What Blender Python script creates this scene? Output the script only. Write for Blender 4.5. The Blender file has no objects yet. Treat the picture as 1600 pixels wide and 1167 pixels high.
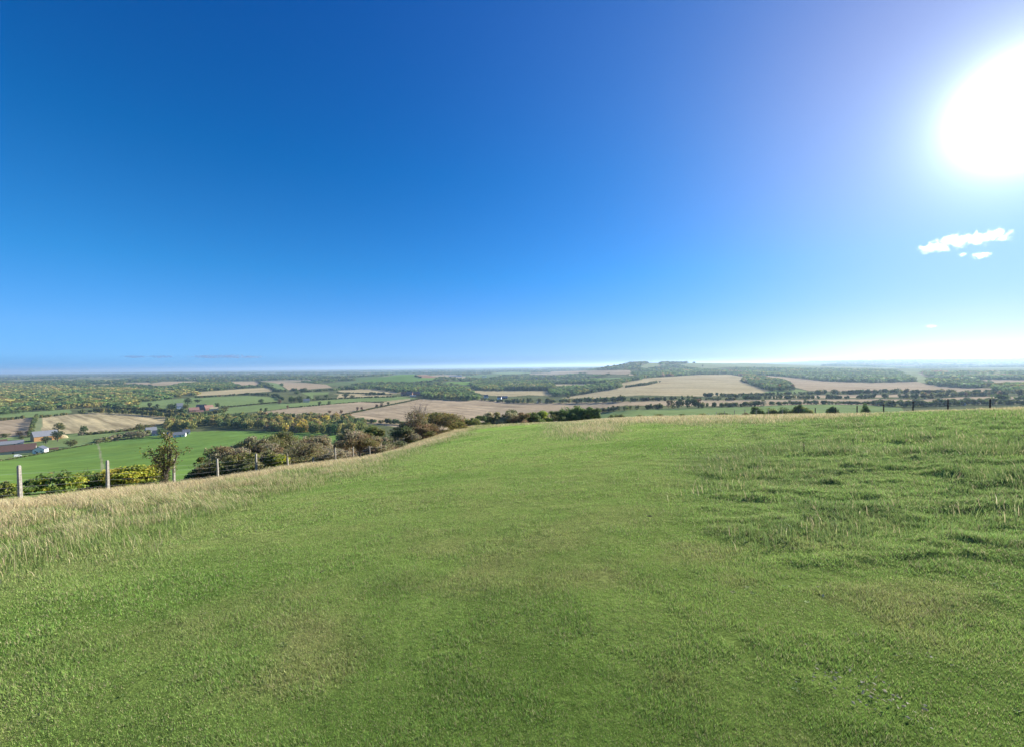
import bpy, math, random
import numpy as np
from mathutils import Matrix, Vector

# ------------------------------------------------------------------ camera, sky, sun, exposure
C = bpy.context.scene
F = 671.0                      # focal length in pixels of the 1600 px wide photograph
EYE = 1.65
ROLL = math.atan(0.0115); PITCH = math.atan(10.5 / F)
Rv = np.array([math.cos(ROLL), 0, -math.sin(ROLL)])
U0 = np.array([math.sin(ROLL), 0, math.cos(ROLL)])
Fv = np.array([0, math.cos(PITCH), 0]) - U0 * math.sin(PITCH)
Fv /= np.linalg.norm(Fv)
Uv = np.cross(Rv, Fv)
cam_d = bpy.data.cameras.new('camera'); cam = bpy.data.objects.new('camera', cam_d)
C.collection.objects.link(cam)
cam_d.sensor_width = 36.0; cam_d.lens = 36.0 * F / 1600.0
cam_d.clip_start = 0.1; cam_d.clip_end = 200000.0
cam.matrix_world = Matrix(((Rv[0], Uv[0], -Fv[0], 0), (Rv[1], Uv[1], -Fv[1], 0), (Rv[2], Uv[2], -Fv[2], EYE), (0, 0, 0, 1)))
C.camera = cam
def pix_dir(px, py):
    d = Rv * (px - 800.0) + Uv * (583.5 - py) + Fv * F
    return d / np.linalg.norm(d)
SUN = pix_dir(1600, 172)
sun_el = math.asin(SUN[2]); sun_az = math.atan2(SUN[0], SUN[1])
world = bpy.data.worlds.new('World'); C.world = world; world.use_nodes = True
nt = world.node_tree; nt.nodes.clear()
def N(t, kind, **kw):
    n = t.nodes.new(kind)
    for k, v in kw.items():
        setattr(n, k, v)
    return n
def mth(t, op, a, b=None, c=None, clamp=False):
    n = N(t, 'ShaderNodeMath', operation=op); n.use_clamp = clamp
    for i, v in enumerate((a, b, c)):
        if v is None: continue
        if isinstance(v, (int, float)): n.inputs[i].default_value = v
        else: t.links.new(v, n.inputs[i])
    return n.outputs[0]
sky = N(nt, 'ShaderNodeTexSky', sky_type='NISHITA')
sky.sun_disc = False; sky.sun_elevation = sun_el; sky.sun_rotation = sun_az
sky.altitude = 250; sky.air_density = 1.0; sky.dust_density = 0.0; sky.ozone_density = 4.0
SKY_STRENGTH = 0.05; EXPOSURE = 1.2; K = 1.0 / (2 ** EXPOSURE * SKY_STRENGTH)
tc = N(nt, 'ShaderNodeTexCoord')
sxyz = N(nt, 'ShaderNodeSeparateXYZ'); nt.links.new(tc.outputs['Generated'], sxyz.inputs[0])
# polarised, deep blue autumn air: the sky colour is graded by height above the horizon
gr = N(nt, 'ShaderNodeValToRGB'); el = gr.color_ramp.elements
stops = [(0.0, (0.10, 0.24, 0.80)), (0.028, (0.36, 0.60, 1.30)), (0.08, (0.44, 0.70, 1.30)), (0.2, (0.16, 0.78, 1.35)), (0.4, (0.0, 0.76, 1.45)), (0.62, (0.02, 0.72, 1.55))]
while len(el) < len(stops): el.new(0.5)
for q, (p, c) in zip(el, stops): q.position = p; q.color = (*[x / 2 for x in c], 1)
nt.links.new(mth(nt, 'MAXIMUM', sxyz.outputs[2], 0.0), gr.inputs[0])
hs = N(nt, 'ShaderNodeVectorMath', operation='MULTIPLY'); nt.links.new(sky.outputs[0], hs.inputs[0])
gs = N(nt, 'ShaderNodeVectorMath', operation='SCALE'); gs.inputs['Scale'].default_value = 2 * 0.1 * K; nt.links.new(gr.outputs[0], gs.inputs[0]); nt.links.new(gs.outputs[0], hs.inputs[1])
dp = N(nt, 'ShaderNodeVectorMath', operation='DOT_PRODUCT'); dp.inputs[1].default_value = tuple(SUN)
nt.links.new(tc.outputs['Generated'], dp.inputs[0])
ct = mth(nt, 'MAXIMUM', dp.outputs['Value'], 0.0)
def scaled(col, fac):
    v = N(nt, 'ShaderNodeVectorMath', operation='SCALE'); v.inputs[0].default_value = [c * K for c in col]
    nt.links.new(fac, v.inputs['Scale']); return v.outputs[0]
# the bright aureole the sun makes in the air round itself, and the glare low down beneath it
hz = mth(nt, 'POWER', mth(nt, 'SUBTRACT', 1.0, mth(nt, 'ABSOLUTE', sxyz.outputs[2])), 26.0)
hdp = N(nt, 'ShaderNodeVectorMath', operation='DOT_PRODUCT'); hdp.inputs[1].default_value = (math.sin(sun_az), math.cos(sun_az), 0)
nt.links.new(tc.outputs['Generated'], hdp.inputs[0])
ha = mth(nt, 'POWER', mth(nt, 'MAXIMUM', hdp.outputs['Value'], 0.0), 19.0)
acc = hs.outputs[0]
for col, fac in (((0.088, 0.105, 0.05), mth(nt, 'POWER', ct, 5.0)), ((0.34, 0.21, 0.07), mth(nt, 'POWER', ct, 20.0)), ((0.12, 0.19, 0.2), mth(nt, 'POWER', ct, 80.0)),
                 ((0.75, 0.8, 0.8), mth(nt, 'POWER', ct, 260.0)), ((5.0, 4.9, 4.7), mth(nt, 'POWER', ct, 1000.0)), ((1.05, 0.62, 0.40), mth(nt, 'MULTIPLY', hz, ha)),
                 ((0.03, 0.25, 0.50), mth(nt, 'MULTIPLY', mth(nt, 'SUBTRACT', 1.0, ct), mth(nt, 'POWER', mth(nt, 'SUBTRACT', 1.0, mth(nt, 'ABSOLUTE', sxyz.outputs[2])), 4.5)))):
    ad = N(nt, 'ShaderNodeVectorMath', operation='ADD'); nt.links.new(acc, ad.inputs[0]); nt.links.new(scaled(col, fac), ad.inputs[1]); acc = ad.outputs[0]
bg = N(nt, 'ShaderNodeBackground'); bg.inputs[1].default_value = SKY_STRENGTH
nt.links.new(acc, bg.inputs[0])
wo = N(nt, 'ShaderNodeOutputWorld'); nt.links.new(bg.outputs[0], wo.inputs[0])
sl = bpy.data.lights.new('sun', 'SUN'); sl.energy = 4.5; sl.angle = math.radians(0.5); sl.color = (1.0, 0.95, 0.86)
so = bpy.data.objects.new('sun', sl); C.collection.objects.link(so)
so.rotation_mode = 'QUATERNION'; so.rotation_quaternion = Vector(SUN).to_track_quat('Z', 'Y')
C.view_settings.view_transform = 'Standard'; C.view_settings.look = 'None'
C.view_settings.exposure = EXPOSURE; C.view_settings.gamma = 1.0
C.cycles.use_denoising = True
C.cycles.max_bounces = 6; C.cycles.diffuse_bounces = 2; C.cycles.glossy_bounces = 2; C.cycles.transmission_bounces = 3
C.cycles.volume_bounces = 1; C.cycles.transparent_max_bounces = 4

# ------------------------------------------------------------------ helpers
rng = np.random.default_rng(7)
def hash2(ix, iy, seed):
    h = (ix.astype(np.int64) * 374761393 + iy.astype(np.int64) * 668265263 + seed * 1442695041) & 0x7fffffff
    h = ((h ^ (h >> 13)) * 1274126177) & 0x7fffffff
    h = ((h ^ (h >> 16)) * 2246822519) & 0x7fffffff
    return ((h ^ (h >> 15)) & 0xffff) / 65535.0
def vnoise(x, y, seed=0):
    ix = np.floor(x); iy = np.floor(y); fx = x - ix; fy = y - iy
    fx = fx * fx * (3 - 2 * fx); fy = fy * fy * (3 - 2 * fy)
    a = hash2(ix, iy, seed); b = hash2(ix + 1, iy, seed); c = hash2(ix, iy + 1, seed); d = hash2(ix + 1, iy + 1, seed)
    return (a * (1 - fx) + b * fx) * (1 - fy) + (c * (1 - fx) + d * fx) * fy
def fbm(x, y, seed=0, oct=4):
    s = 0; a = 0.5; t = 0
    for o in range(oct):
        s = s + a * vnoise(x * 2 ** o + 17.3 * o, y * 2 ** o - 9.1 * o, seed + o); t += a; a *= 0.5
    return s / t
def sstep(a, b, x):
    t = np.clip((x - a) / (b - a), 0, 1); return t * t * (3 - 2 * t)
def pchip(xk, yk, x):
    xk = np.asarray(xk, float); yk = np.asarray(yk, float)
    h = np.diff(xk)[(...,) + (None,) * (yk.ndim - 1)]; d = np.diff(yk, axis=0) / h
    m = np.zeros_like(yk)
    w1 = 2 * h[1:] + h[:-1]; w2 = h[1:] + 2 * h[:-1]
    same = d[1:] * d[:-1] > 0
    with np.errstate(divide='ignore', invalid='ignore'):
        mm = (w1 + w2) / (w1 / d[:-1] + w2 / d[1:])
    m[1:-1] = np.where(same, mm, 0); m[0] = d[0]; m[-1] = d[-1]
    i = np.clip(np.searchsorted(xk, x) - 1, 0, len(xk) - 2)
    sh = (...,) + (None,) * (yk.ndim - 1)
    hh = (xk[i + 1] - xk[i])[sh]; t = ((np.clip(x, xk[0], xk[-1]) - xk[i]))[sh] / hh
    return (yk[i] * (2 * t ** 3 - 3 * t ** 2 + 1) + m[i] * hh * (t ** 3 - 2 * t ** 2 + t)
            + yk[i + 1] * (-2 * t ** 3 + 3 * t ** 2) + m[i + 1] * hh * (t ** 3 - t ** 2))
def in_poly(px, py, poly):
    r = np.zeros(px.shape, bool); n = len(poly); j = n - 1
    for i in range(n):
        xi, yi = poly[i]; xj, yj = poly[j]
        if yi != yj:
            r ^= ((yi > py) != (yj > py)) & (px < (xj - xi) * (py - yi) / (yj - yi) + xi)
        j = i
    return r

def tag(o, label=None, cat=None, group=None, kind=None):
    if label: o['label'] = label
    if cat: o['category'] = cat
    if group: o['group'] = group
    if kind: o['kind'] = kind
    return o
def link(o, parent=None):
    C.collection.objects.link(o)
    if parent: o.parent = parent
    return o
def mesh_np(name, v, f, mat, col=None, smooth=False, parent=None, dataonly=False):
    v = np.asarray(v, np.float32); f = np.asarray(f, np.int32)
    me = bpy.data.meshes.new(name); k = f.shape[1]; n = len(f)
    me.vertices.add(len(v)); me.vertices.foreach_set('co', v.ravel())
    me.loops.add(n * k); me.loops.foreach_set('vertex_index', f.ravel())
    me.polygons.add(n); me.polygons.foreach_set('loop_start', np.arange(0, n * k, k, dtype=np.int32))
    me.polygons.foreach_set('use_smooth', np.full(n, smooth))
    if col is not None:
        a = me.attributes.new('col', 'FLOAT_COLOR', 'POINT')
        cc = np.ones((len(v), 4), np.float32); cc[:, :3] = col; a.data.foreach_set('color', cc.ravel())
    me.update(calc_edges=True); me.materials.append(mat)
    if dataonly: return me
    return link(bpy.data.objects.new(name, me), parent)
def empty(name, loc, rz=0.0, sc=1.0):
    o = bpy.data.objects.new(name, None); o.location = [float(a) for a in loc]; o.rotation_euler = (0, 0, rz)
    o.scale = (sc, sc, sc) if not hasattr(sc, '__len__') else sc
    o.empty_display_size = 0.1
    return link(o)
class MB:
    """collects boxes, bars, prisms into one mesh"""
    def __init__(s): s.v = []; s.f = []
    def add(s, vs, fs):
        b = len(s.v); s.v += [tuple(map(float, q)) for q in vs]; s.f += [tuple(b + i for i in q) for q in fs]
    def box(s, x0, x1, y0, y1, z0, z1):
        s.add([(x0, y0, z0), (x1, y0, z0), (x1, y1, z0), (x0, y1, z0), (x0, y0, z1), (x1, y0, z1), (x1, y1, z1), (x0, y1, z1)],
              [(0, 3, 2, 1), (4, 5, 6, 7), (0, 1, 5, 4), (1, 2, 6, 5), (2, 3, 7, 6), (3, 0, 4, 7)])
    def tube(s, pts, rad, n=5):
        pts = [np.array(p, float) for p in pts]; b = len(s.v)
        for i, p in enumerate(pts):
            d = pts[min(i + 1, len(pts) - 1)] - pts[max(i - 1, 0)]; d = d / (np.linalg.norm(d) + 1e-9)
            u = np.cross(d, (0.31, 0.9, 0.2) if abs(d[2]) > 0.8 else (0, 0, 1)); u /= np.linalg.norm(u) + 1e-9; w = np.cross(d, u)
            r = rad[i] if hasattr(rad, '__len__') else rad
            for k in range(n):
                a = 2 * math.pi * k / n; s.v.append(tuple(p + r * (math.cos(a) * u + math.sin(a) * w)))
        for i in range(len(pts) - 1):
            for k in range(n):
                k2 = (k + 1) % n; s.f.append((b + i * n + k, b + i * n + k2, b + (i + 1) * n + k2, b + (i + 1) * n + k))
        s.f.append(tuple(b + k for k in reversed(range(n)))); s.f.append(tuple(b + (len(pts) - 1) * n + k for k in range(n)))
    def data(s, name, mat):
        me = bpy.data.meshes.new(name); me.from_pydata(s.v, [], s.f); me.update(); me.materials.append(mat); return me
    def build(s, name, mat, parent=None):
        return link(bpy.data.objects.new(name, s.data(name, mat)), parent)

# ------------------------------------------------------------------ materials
def new_mat(name):
    m = bpy.data.materials.new(name); m.use_nodes = True
    b = m.node_tree.nodes['Principled BSDF']; b.inputs['Specular IOR Level'].default_value = 0.2; b.inputs['Roughness'].default_value = 0.8
    return m, m.node_tree, b
def noise_node(t, scale, detail=4, vec=None, rough=0.6):
    n = N(t, 'ShaderNodeTexNoise'); n.inputs['Scale'].default_value = scale; n.inputs['Detail'].default_value = detail; n.inputs['Roughness'].default_value = rough
    if vec is not None: t.links.new(vec, n.inputs['Vector'])
    return n.outputs['Fac']
def ramp(t, fac, stops):
    r = N(t, 'ShaderNodeValToRGB'); e = r.color_ramp.elements
    while len(e) < len(stops): e.new(0.5)
    for q, (p, c) in zip(e, stops): q.position = p; q.color = (*c, 1)
    t.links.new(fac, r.inputs[0]); return r.outputs[0]
def mixc(t, fac, a, b, mode='MIX'):
    m = N(t, 'ShaderNodeMix', data_type='RGBA', blend_type=mode)
    for s, v in ((0, fac), (6, a), (7, b)):
        if isinstance(v, (int, float)): m.inputs[s].default_value = v
        elif isinstance(v, tuple): m.inputs[s].default_value = (*v, 1)
        else: t.links.new(v, m.inputs[s])
    return m.outputs[2]
def leaf_mat(name, trans=0.35, spec=0.12, rough=0.6):
    m, t, b = new_mat(name)
    a = N(t, 'ShaderNodeAttribute', attribute_name='col')
    t.links.new(a.outputs['Color'], b.inputs['Base Color']); b.inputs['Roughness'].default_value = rough; b.inputs['Specular IOR Level'].default_value = spec
    tr = N(t, 'ShaderNodeBsdfTranslucent'); t.links.new(a.outputs['Color'], tr.inputs[0])
    mx = N(t, 'ShaderNodeMixShader'); mx.inputs[0].default_value = trans
    t.links.new(b.outputs[0], mx.inputs[1]); t.links.new(tr.outputs[0], mx.inputs[2])
    t.links.new(mx.outputs[0], t.nodes['Material Output'].inputs[0]); return m
def plain_mat(name, col, nscale=3.0, var=0.35, rough=0.8, spec=0.2, detail=5):
    m, t, b = new_mat(name); geo = N(t, 'ShaderNodeTexCoord')
    f = noise_node(t, nscale, detail, geo.outputs['Object'])
    lo = tuple(c * (1 - var) for c in col); hi = tuple(min(1, c * (1 + var)) for c in col)
    t.links.new(ramp(t, f, [(0.3, lo), (0.7, hi)]), b.inputs['Base Color'])
    b.inputs['Roughness'].default_value = rough; b.inputs['Specular IOR Level'].default_value = spec; return m
M_leaf = leaf_mat('leaves', 0.42); M_grass = leaf_mat('grass_blades', 0.34, 0.10, 0.6)
M_bark = plain_mat('bark', (0.11, 0.09, 0.07), 6); M_twig = plain_mat('twigs', (0.16, 0.135, 0.115), 6)
# ------------------------------------------------------------------ the lie of the land
# each profile: bearing (as photo column), distance and photo row of the brow of the hill, roundness, then (distance, height below the eye) beyond
PROF = [
 (-100, 16, 790, 28, [(34, -9.3), (60, -15.8), (100, -25.3), (200, -47), (300, -64), (380, -76), (440, -82), (500, -85), (700, -86), (1500, -86), (3000, -86), (6000, -84), (12000, -78), (40000, -45)]),
 (0, 18, 783, 30, [(34, -9.3), (60, -15.8), (100, -25.3), (200, -47), (300, -64), (380, -76), (440, -82), (500, -85), (700, -86), (1500, -86), (3000, -86), (6000, -84), (12000, -78), (40000, -45)]),
 (150, 22, 767, 35, [(40, -10.8), (60, -15.6), (100, -24.5), (200, -45), (300, -62), (400, -75), (480, -82), (530, -85), (700, -86), (1500, -86), (3000, -86), (6000, -84), (12000, -78), (40000, -45)]),
 (300, 27, 754, 40, [(60, -15.2), (100, -24), (200, -43), (300, -59), (400, -71), (500, -79.5), (600, -84.5), (660, -86), (900, -87), (1500, -86), (3000, -86), (6000, -84), (12000, -78), (40000, -45)]),
 (450, 37, 729, 50, [(60, -14.5), (100, -23), (200, -41), (300, -56), (400, -68), (500, -77), (600, -83), (700, -86), (900, -87), (1500, -86), (3000, -85), (6000, -84), (12000, -78), (40000, -45)]),
 (600, 53, 708, 65, [(75, -15.4), (100, -20.8), (200, -41), (300, -57), (400, -69), (500, -77), (650, -84), (750, -86), (1000, -86), (1500, -86), (2300, -84), (2800, -70), (3300, -62), (4200, -74), (6000, -84), (12000, -78), (40000, -45)]),
 (650, 65, 690, 75, [(85, -15.5), (100, -18.5), (200, -39), (300, -56), (400, -68), (500, -76), (650, -83), (780, -86), (1000, -86), (1500, -86), (2300, -82), (2600, -68), (3000, -56), (3300, -52), (4000, -66), (5500, -84), (12000, -78), (40000, -45)]),
 (735, 84, 666, 84, [(100, -14.6), (130, -21), (200, -36), (300, -54), (400, -67), (500, -75), (650, -82), (800, -86), (1100, -86), (2300, -85), (3300, -82), (6000, -84), (12000, -76), (40000, -45)]),
 (870, 92, 658.5, 92, [(110, -15), (130, -19.3), (200, -33), (300, -50), (400, -62), (500, -70), (700, -79), (900, -82), (1200, -82), (2300, -80), (4000, -76), (7000, -70), (12000, -60), (40000, -40)]),
 (1000, 104, 654.5, 100, [(125, -16.5), (160, -23), (250, -36), (350, -44), (450, -50), (600, -57), (800, -63), (1000, -66), (1150, -65), (1400, -61), (1700, -56), (2100, -49), (2600, -40), (3200, -15), (3900, 18), (4300, 22), (5200, -10), (7000, -40), (12000, -55), (40000, -40)]),
 (1150, 95, 650, 95, [(110, -13.8), (130, -17), (170, -24), (250, -35), (350, -43), (450, -49), (600, -56), (800, -61), (1000, -63), (1400, -62), (2000, -57), (2300, -55), (2700, -45), (3200, -28), (4000, -5), (4700, 10), (6000, 0), (9000, -20), (14000, 10), (40000, 0)]),
 (1300, 62, 648, 66, [(75, -9.1), (90, -11.8), (130, -19), (200, -30), (300, -40), (450, -49), (560, -54), (680, -58), (820, -62), (1000, -63), (1450, -63), (2300, -61), (2800, -52), (3300, -44), (4000, -34), (4700, -42), (7000, -20), (12000, 58), (20000, 40), (40000, 0)]),
 (1450, 50, 640.5, 52, [(62, -7.2), (75, -10), (100, -15.5), (150, -24.5), (250, -36), (400, -46), (500, -51), (620, -56), (800, -60), (1000, -62), (1450, -63), (2000, -62), (3300, -53), (4500, -70), (7000, -30), (12000, 62), (20000, 40), (40000, 0)]),
 (1600, 35, 635, 38, [(46, -5.3), (70, -10.2), (100, -16.5), (150, -25.5), (250, -36.5), (400, -46), (550, -54), (700, -58), (1000, -61), (1500, -64), (2100, -61), (3200, -62), (5000, -66), (9000, 0), (12000, 56), (20000, 40), (40000, 0)]),
 (1720, 30, 633, 34, [(46, -6.5), (70, -11.2), (100, -17.5), (150, -26), (250, -36.5), (400, -46), (550, -54), (700, -58), (1000, -61), (1500, -64), (2100, -61), (3200, -62), (5000, -66), (9000, 0), (12000, 56), (20000, 40), (40000, 0)]),
]
LY = np.linspace(math.log(0.3), math.log(40000), 700)
azk = []; rows = []
for (x, yc, py, yb, far) in PROF:
    dep = (py - (582 - 0.0115 * x)) / F; b = EYE / yb ** 2; a = dep - EYE / yc - b * yc
    ks = [(Y, -EYE - a * Y - b * Y * Y) for Y in (0.3, 1, 2, 3, 4.5, 6, 8, 11, 15, 20, 26, 33, 42, 55, 70, 90) if Y < yc * 0.9]
    ks += [(yc, -dep * yc)] + far
    rows.append(pchip(np.log([k[0] for k in ks]), np.array([k[1] for k in ks]), LY)); azk.append(math.atan((x - 800) / F))
PX0, PX1 = -100, 1720
AZ = np.linspace(azk[0], azk[-1], 900)
HT = pchip(np.array(azk), np.array(rows), AZ)            # (az, logY)
# the hill top itself is one smooth swell (no creases running away from the camera)
def az_blur(A, deg):
    n = int(round(math.radians(deg) / (AZ[1] - AZ[0]))); k = np.exp(-0.5 * (np.arange(-3 * n, 3 * n + 1) / n) ** 2); k /= k.sum()
    P = np.pad(A, ((3 * n, 3 * n), (0, 0)), mode='edge'); out = np.zeros_like(A)
    for i, kk in enumerate(k): out += kk * P[i:i + len(A)]
    return out
HT = az_blur(HT, 0.7)
_ycA = az_blur(pchip(np.array(azk), np.array([p[1] for p in PROF], float), AZ)[:, None], 1.5)[:, 0]
_tgA = az_blur(pchip(np.array(azk), np.array([(p[2] + 1.5 - (582 - 0.0115 * p[0])) / F for p in PROF]), AZ)[:, None], 1.5)[:, 0]
def _terms(X, Y):
    x = X / 40.0; y = Y / 60.0
    return np.stack([x ** i * y ** j for i in range(5) for j in range(5) if 0 < i + j <= 4], -1)
_sx = []; _sz = []; _sw = []
for _i in range(0, len(AZ), 12):
    for _q in (0.35, 0.5, 0.65, 0.8, 0.92, 1.0):
        _yy = _q * _ycA[_i]; _sx.append((math.tan(AZ[_i]) * _yy, _yy)); _sz.append(np.interp(math.log(_yy), LY, HT[_i]) if _q < 1 else -_tgA[_i] * _yy); _sw.append((0.35 if _q < .6 else 0.7 if _q < 1 else 2.5) / _yy)
_sx = np.array(_sx); _sw = np.array(_sw)[:, None]; _A = _terms(_sx[:, 0], _sx[:, 1])
_cf = np.linalg.lstsq(np.concatenate([_A * _sw, np.eye(_A.shape[1]) * 1e-3]), np.concatenate([(np.array(_sz) + EYE)[:, None] * _sw, np.zeros((_A.shape[1], 1))]), rcond=None)[0][:, 0]
_Y = np.exp(LY)[None]; _q = _Y / _ycA[:, None]
_P = _terms(np.tan(AZ)[:, None] * np.minimum(_Y, 1.3 * _ycA[:, None]), np.minimum(_Y, 1.3 * _ycA[:, None]) + 0 * AZ[:, None]) @ _cf - EYE
_dl = az_blur((_tgA + (_terms(np.tan(AZ) * _ycA, _ycA) @ _cf - EYE) / _ycA)[:, None], 1.2)
_P = _P - _dl * _Y * sstep(0.15, 1.0, _q)
_t = sstep(0.88, 1.22, _q)
HT = _P * (1 - _t) + HT * _t
def land(X, Y):
    """ground height (world z) without small relief"""
    X = np.asarray(X, float); Y = np.asarray(Y, float)
    az = np.arctan2(X, Y); r = np.hypot(X, Y)
    azc = np.clip(az, AZ[0], AZ[-1])
    # behind the camera the two edge profiles are blended round the back
    over = np.where(az > AZ[-1], az - AZ[-1], np.where(az < AZ[0], 2 * math.pi + az - AZ[-1], 0))
    tb = np.where((az > AZ[-1]) | (az < AZ[0]), over / (2 * math.pi - (AZ[-1] - AZ[0])), 0)
    yeq = np.maximum(r * np.cos(azc), 0.31)
    u = np.clip((np.log(yeq) - LY[0]) / (LY[1] - LY[0]), 0, len(LY) - 1.001); iu = u.astype(int); fu = u - iu
    def look(azq):
        w = np.clip((azq - AZ[0]) / (AZ[1] - AZ[0]), 0, len(AZ) - 1.001); iw = w.astype(int); fw = w - iw
        return (HT[iw, iu] * (1 - fu) + HT[iw, iu + 1] * fu) * (1 - fw) + (HT[iw + 1, iu] * (1 - fu) + HT[iw + 1, iu + 1] * fu) * fw
    h = look(azc)
    back = (1 - tb) * look(np.full_like(azc, AZ[-1])) + tb * look(np.full_like(azc, AZ[0]))
    return np.where(tb > 0, back, h) + EYE
def fence_d(X, Y):                       # metres inside the left fence
    return X - (-23.0 + 0.1 * Y)
def rough_w(X, Y):                       # how tussocky the turf is (right hand side)
    az = np.arctan2(X, np.maximum(Y, 0.01)); r = np.hypot(X, Y)
    n = fbm(X * 0.09 + 3, Y * 0.09, 40, 3)
    return sstep(0.25, 0.62, az + (n - 0.5) * 0.5) * sstep(3.5, 9, r) * (Y > 0)
def tall_w(X, Y):                        # long dry grass beside the left fence
    d = X + 7.6 + (fbm(X * 0.22, Y * 0.16, 50, 4) - 0.5) * 7.0
    return sstep(3.2, -3.6, d) * sstep(-3, 3, Y)
def brow_w(X, Y):                        # dry grass along the brow by the far fence
    az = np.arctan2(X, np.maximum(Y, .01)); Yc = np.interp(az, azk, [p[1] for p in PROF])
    n = fbm(X * 0.12, Y * 0.06, 60, 3)
    k = sstep(0.02, 0.2, az)
    lo = 0.30 + 0.34 * sstep(0.5, 0.78, az)
    return np.maximum(sstep(lo, lo + 0.16, Y / Yc + (n - .5) * .42) * k, sstep(0.86, 0.97, Y / Yc) * 0.75)
def relief(X, Y):
    r = np.hypot(X, Y); near = sstep(150, 60, r)
    h = (fbm(X * 0.35, Y * 0.35, 1, 3) - 0.5) * 0.10 + (fbm(X * 1.6, Y * 1.6, 5, 3) - 0.5) * 0.035
    w = rough_w(X, Y)
    b1 = np.maximum(fbm(X * 0.62, Y * 0.8, 9, 3) - 0.46, 0) * 0.18
    b2 = np.maximum(fbm(X * 1.7, Y * 2.1, 12, 3) - 0.47, 0) * 0.28
    w2 = np.maximum(brow_w(X, Y) * .5, tall_w(X, Y) * .4)
    h = h + (w + w2 * 0.6) * (b1 + b2 - 0.13)
    h = h * near * sstep(0.6, 3.0, r)
    far = (fbm(X / 260.0, Y / 260.0, 21, 3) - 0.5) * 5.0 * sstep(500, 1400, r) * sstep(30000, 9000, r)
    return h + far
def ground(X, Y):
    return land(X, Y) + relief(X, Y)
def project(X, Y, Z):
    dx, dy, dz = X, Y, Z - EYE
    q = dx * Fv[0] + dy * Fv[1] + dz * Fv[2]; q = np.where(q > 1e-3, q, np.nan)
    return 800 + F * (dx * Rv[0] + dy * Rv[1] + dz * Rv[2]) / q, 583.5 - F * (dx * Uv[0] + dy * Uv[1] + dz * Uv[2]) / q
def cast(px, py, y0=1.5, y1=39000):
    """where the line of sight of a photo pixel meets the ground, from distance y0 on"""
    d = pix_dir(px, py); d = d / d[1]
    Y = np.exp(np.linspace(math.log(y0), math.log(y1), 2600)); z = EYE + d[2] * Y
    g = ground(d[0] * Y, Y); hit = np.nonzero(z < g)[0]
    i = hit[0] if len(hit) else len(Y) - 1
    if i > 0 and len(hit):
        a = (z[i - 1] - g[i - 1]); b2 = (g[i] - z[i]); t = a / (a + b2 + 1e-9); Yq = Y[i - 1] + (Y[i] - Y[i - 1]) * t
    else: Yq = Y[i]
    X = d[0] * Yq
    return np.array([X, Yq, float(ground(np.array([X]), np.array([Yq]))[0])])

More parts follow.
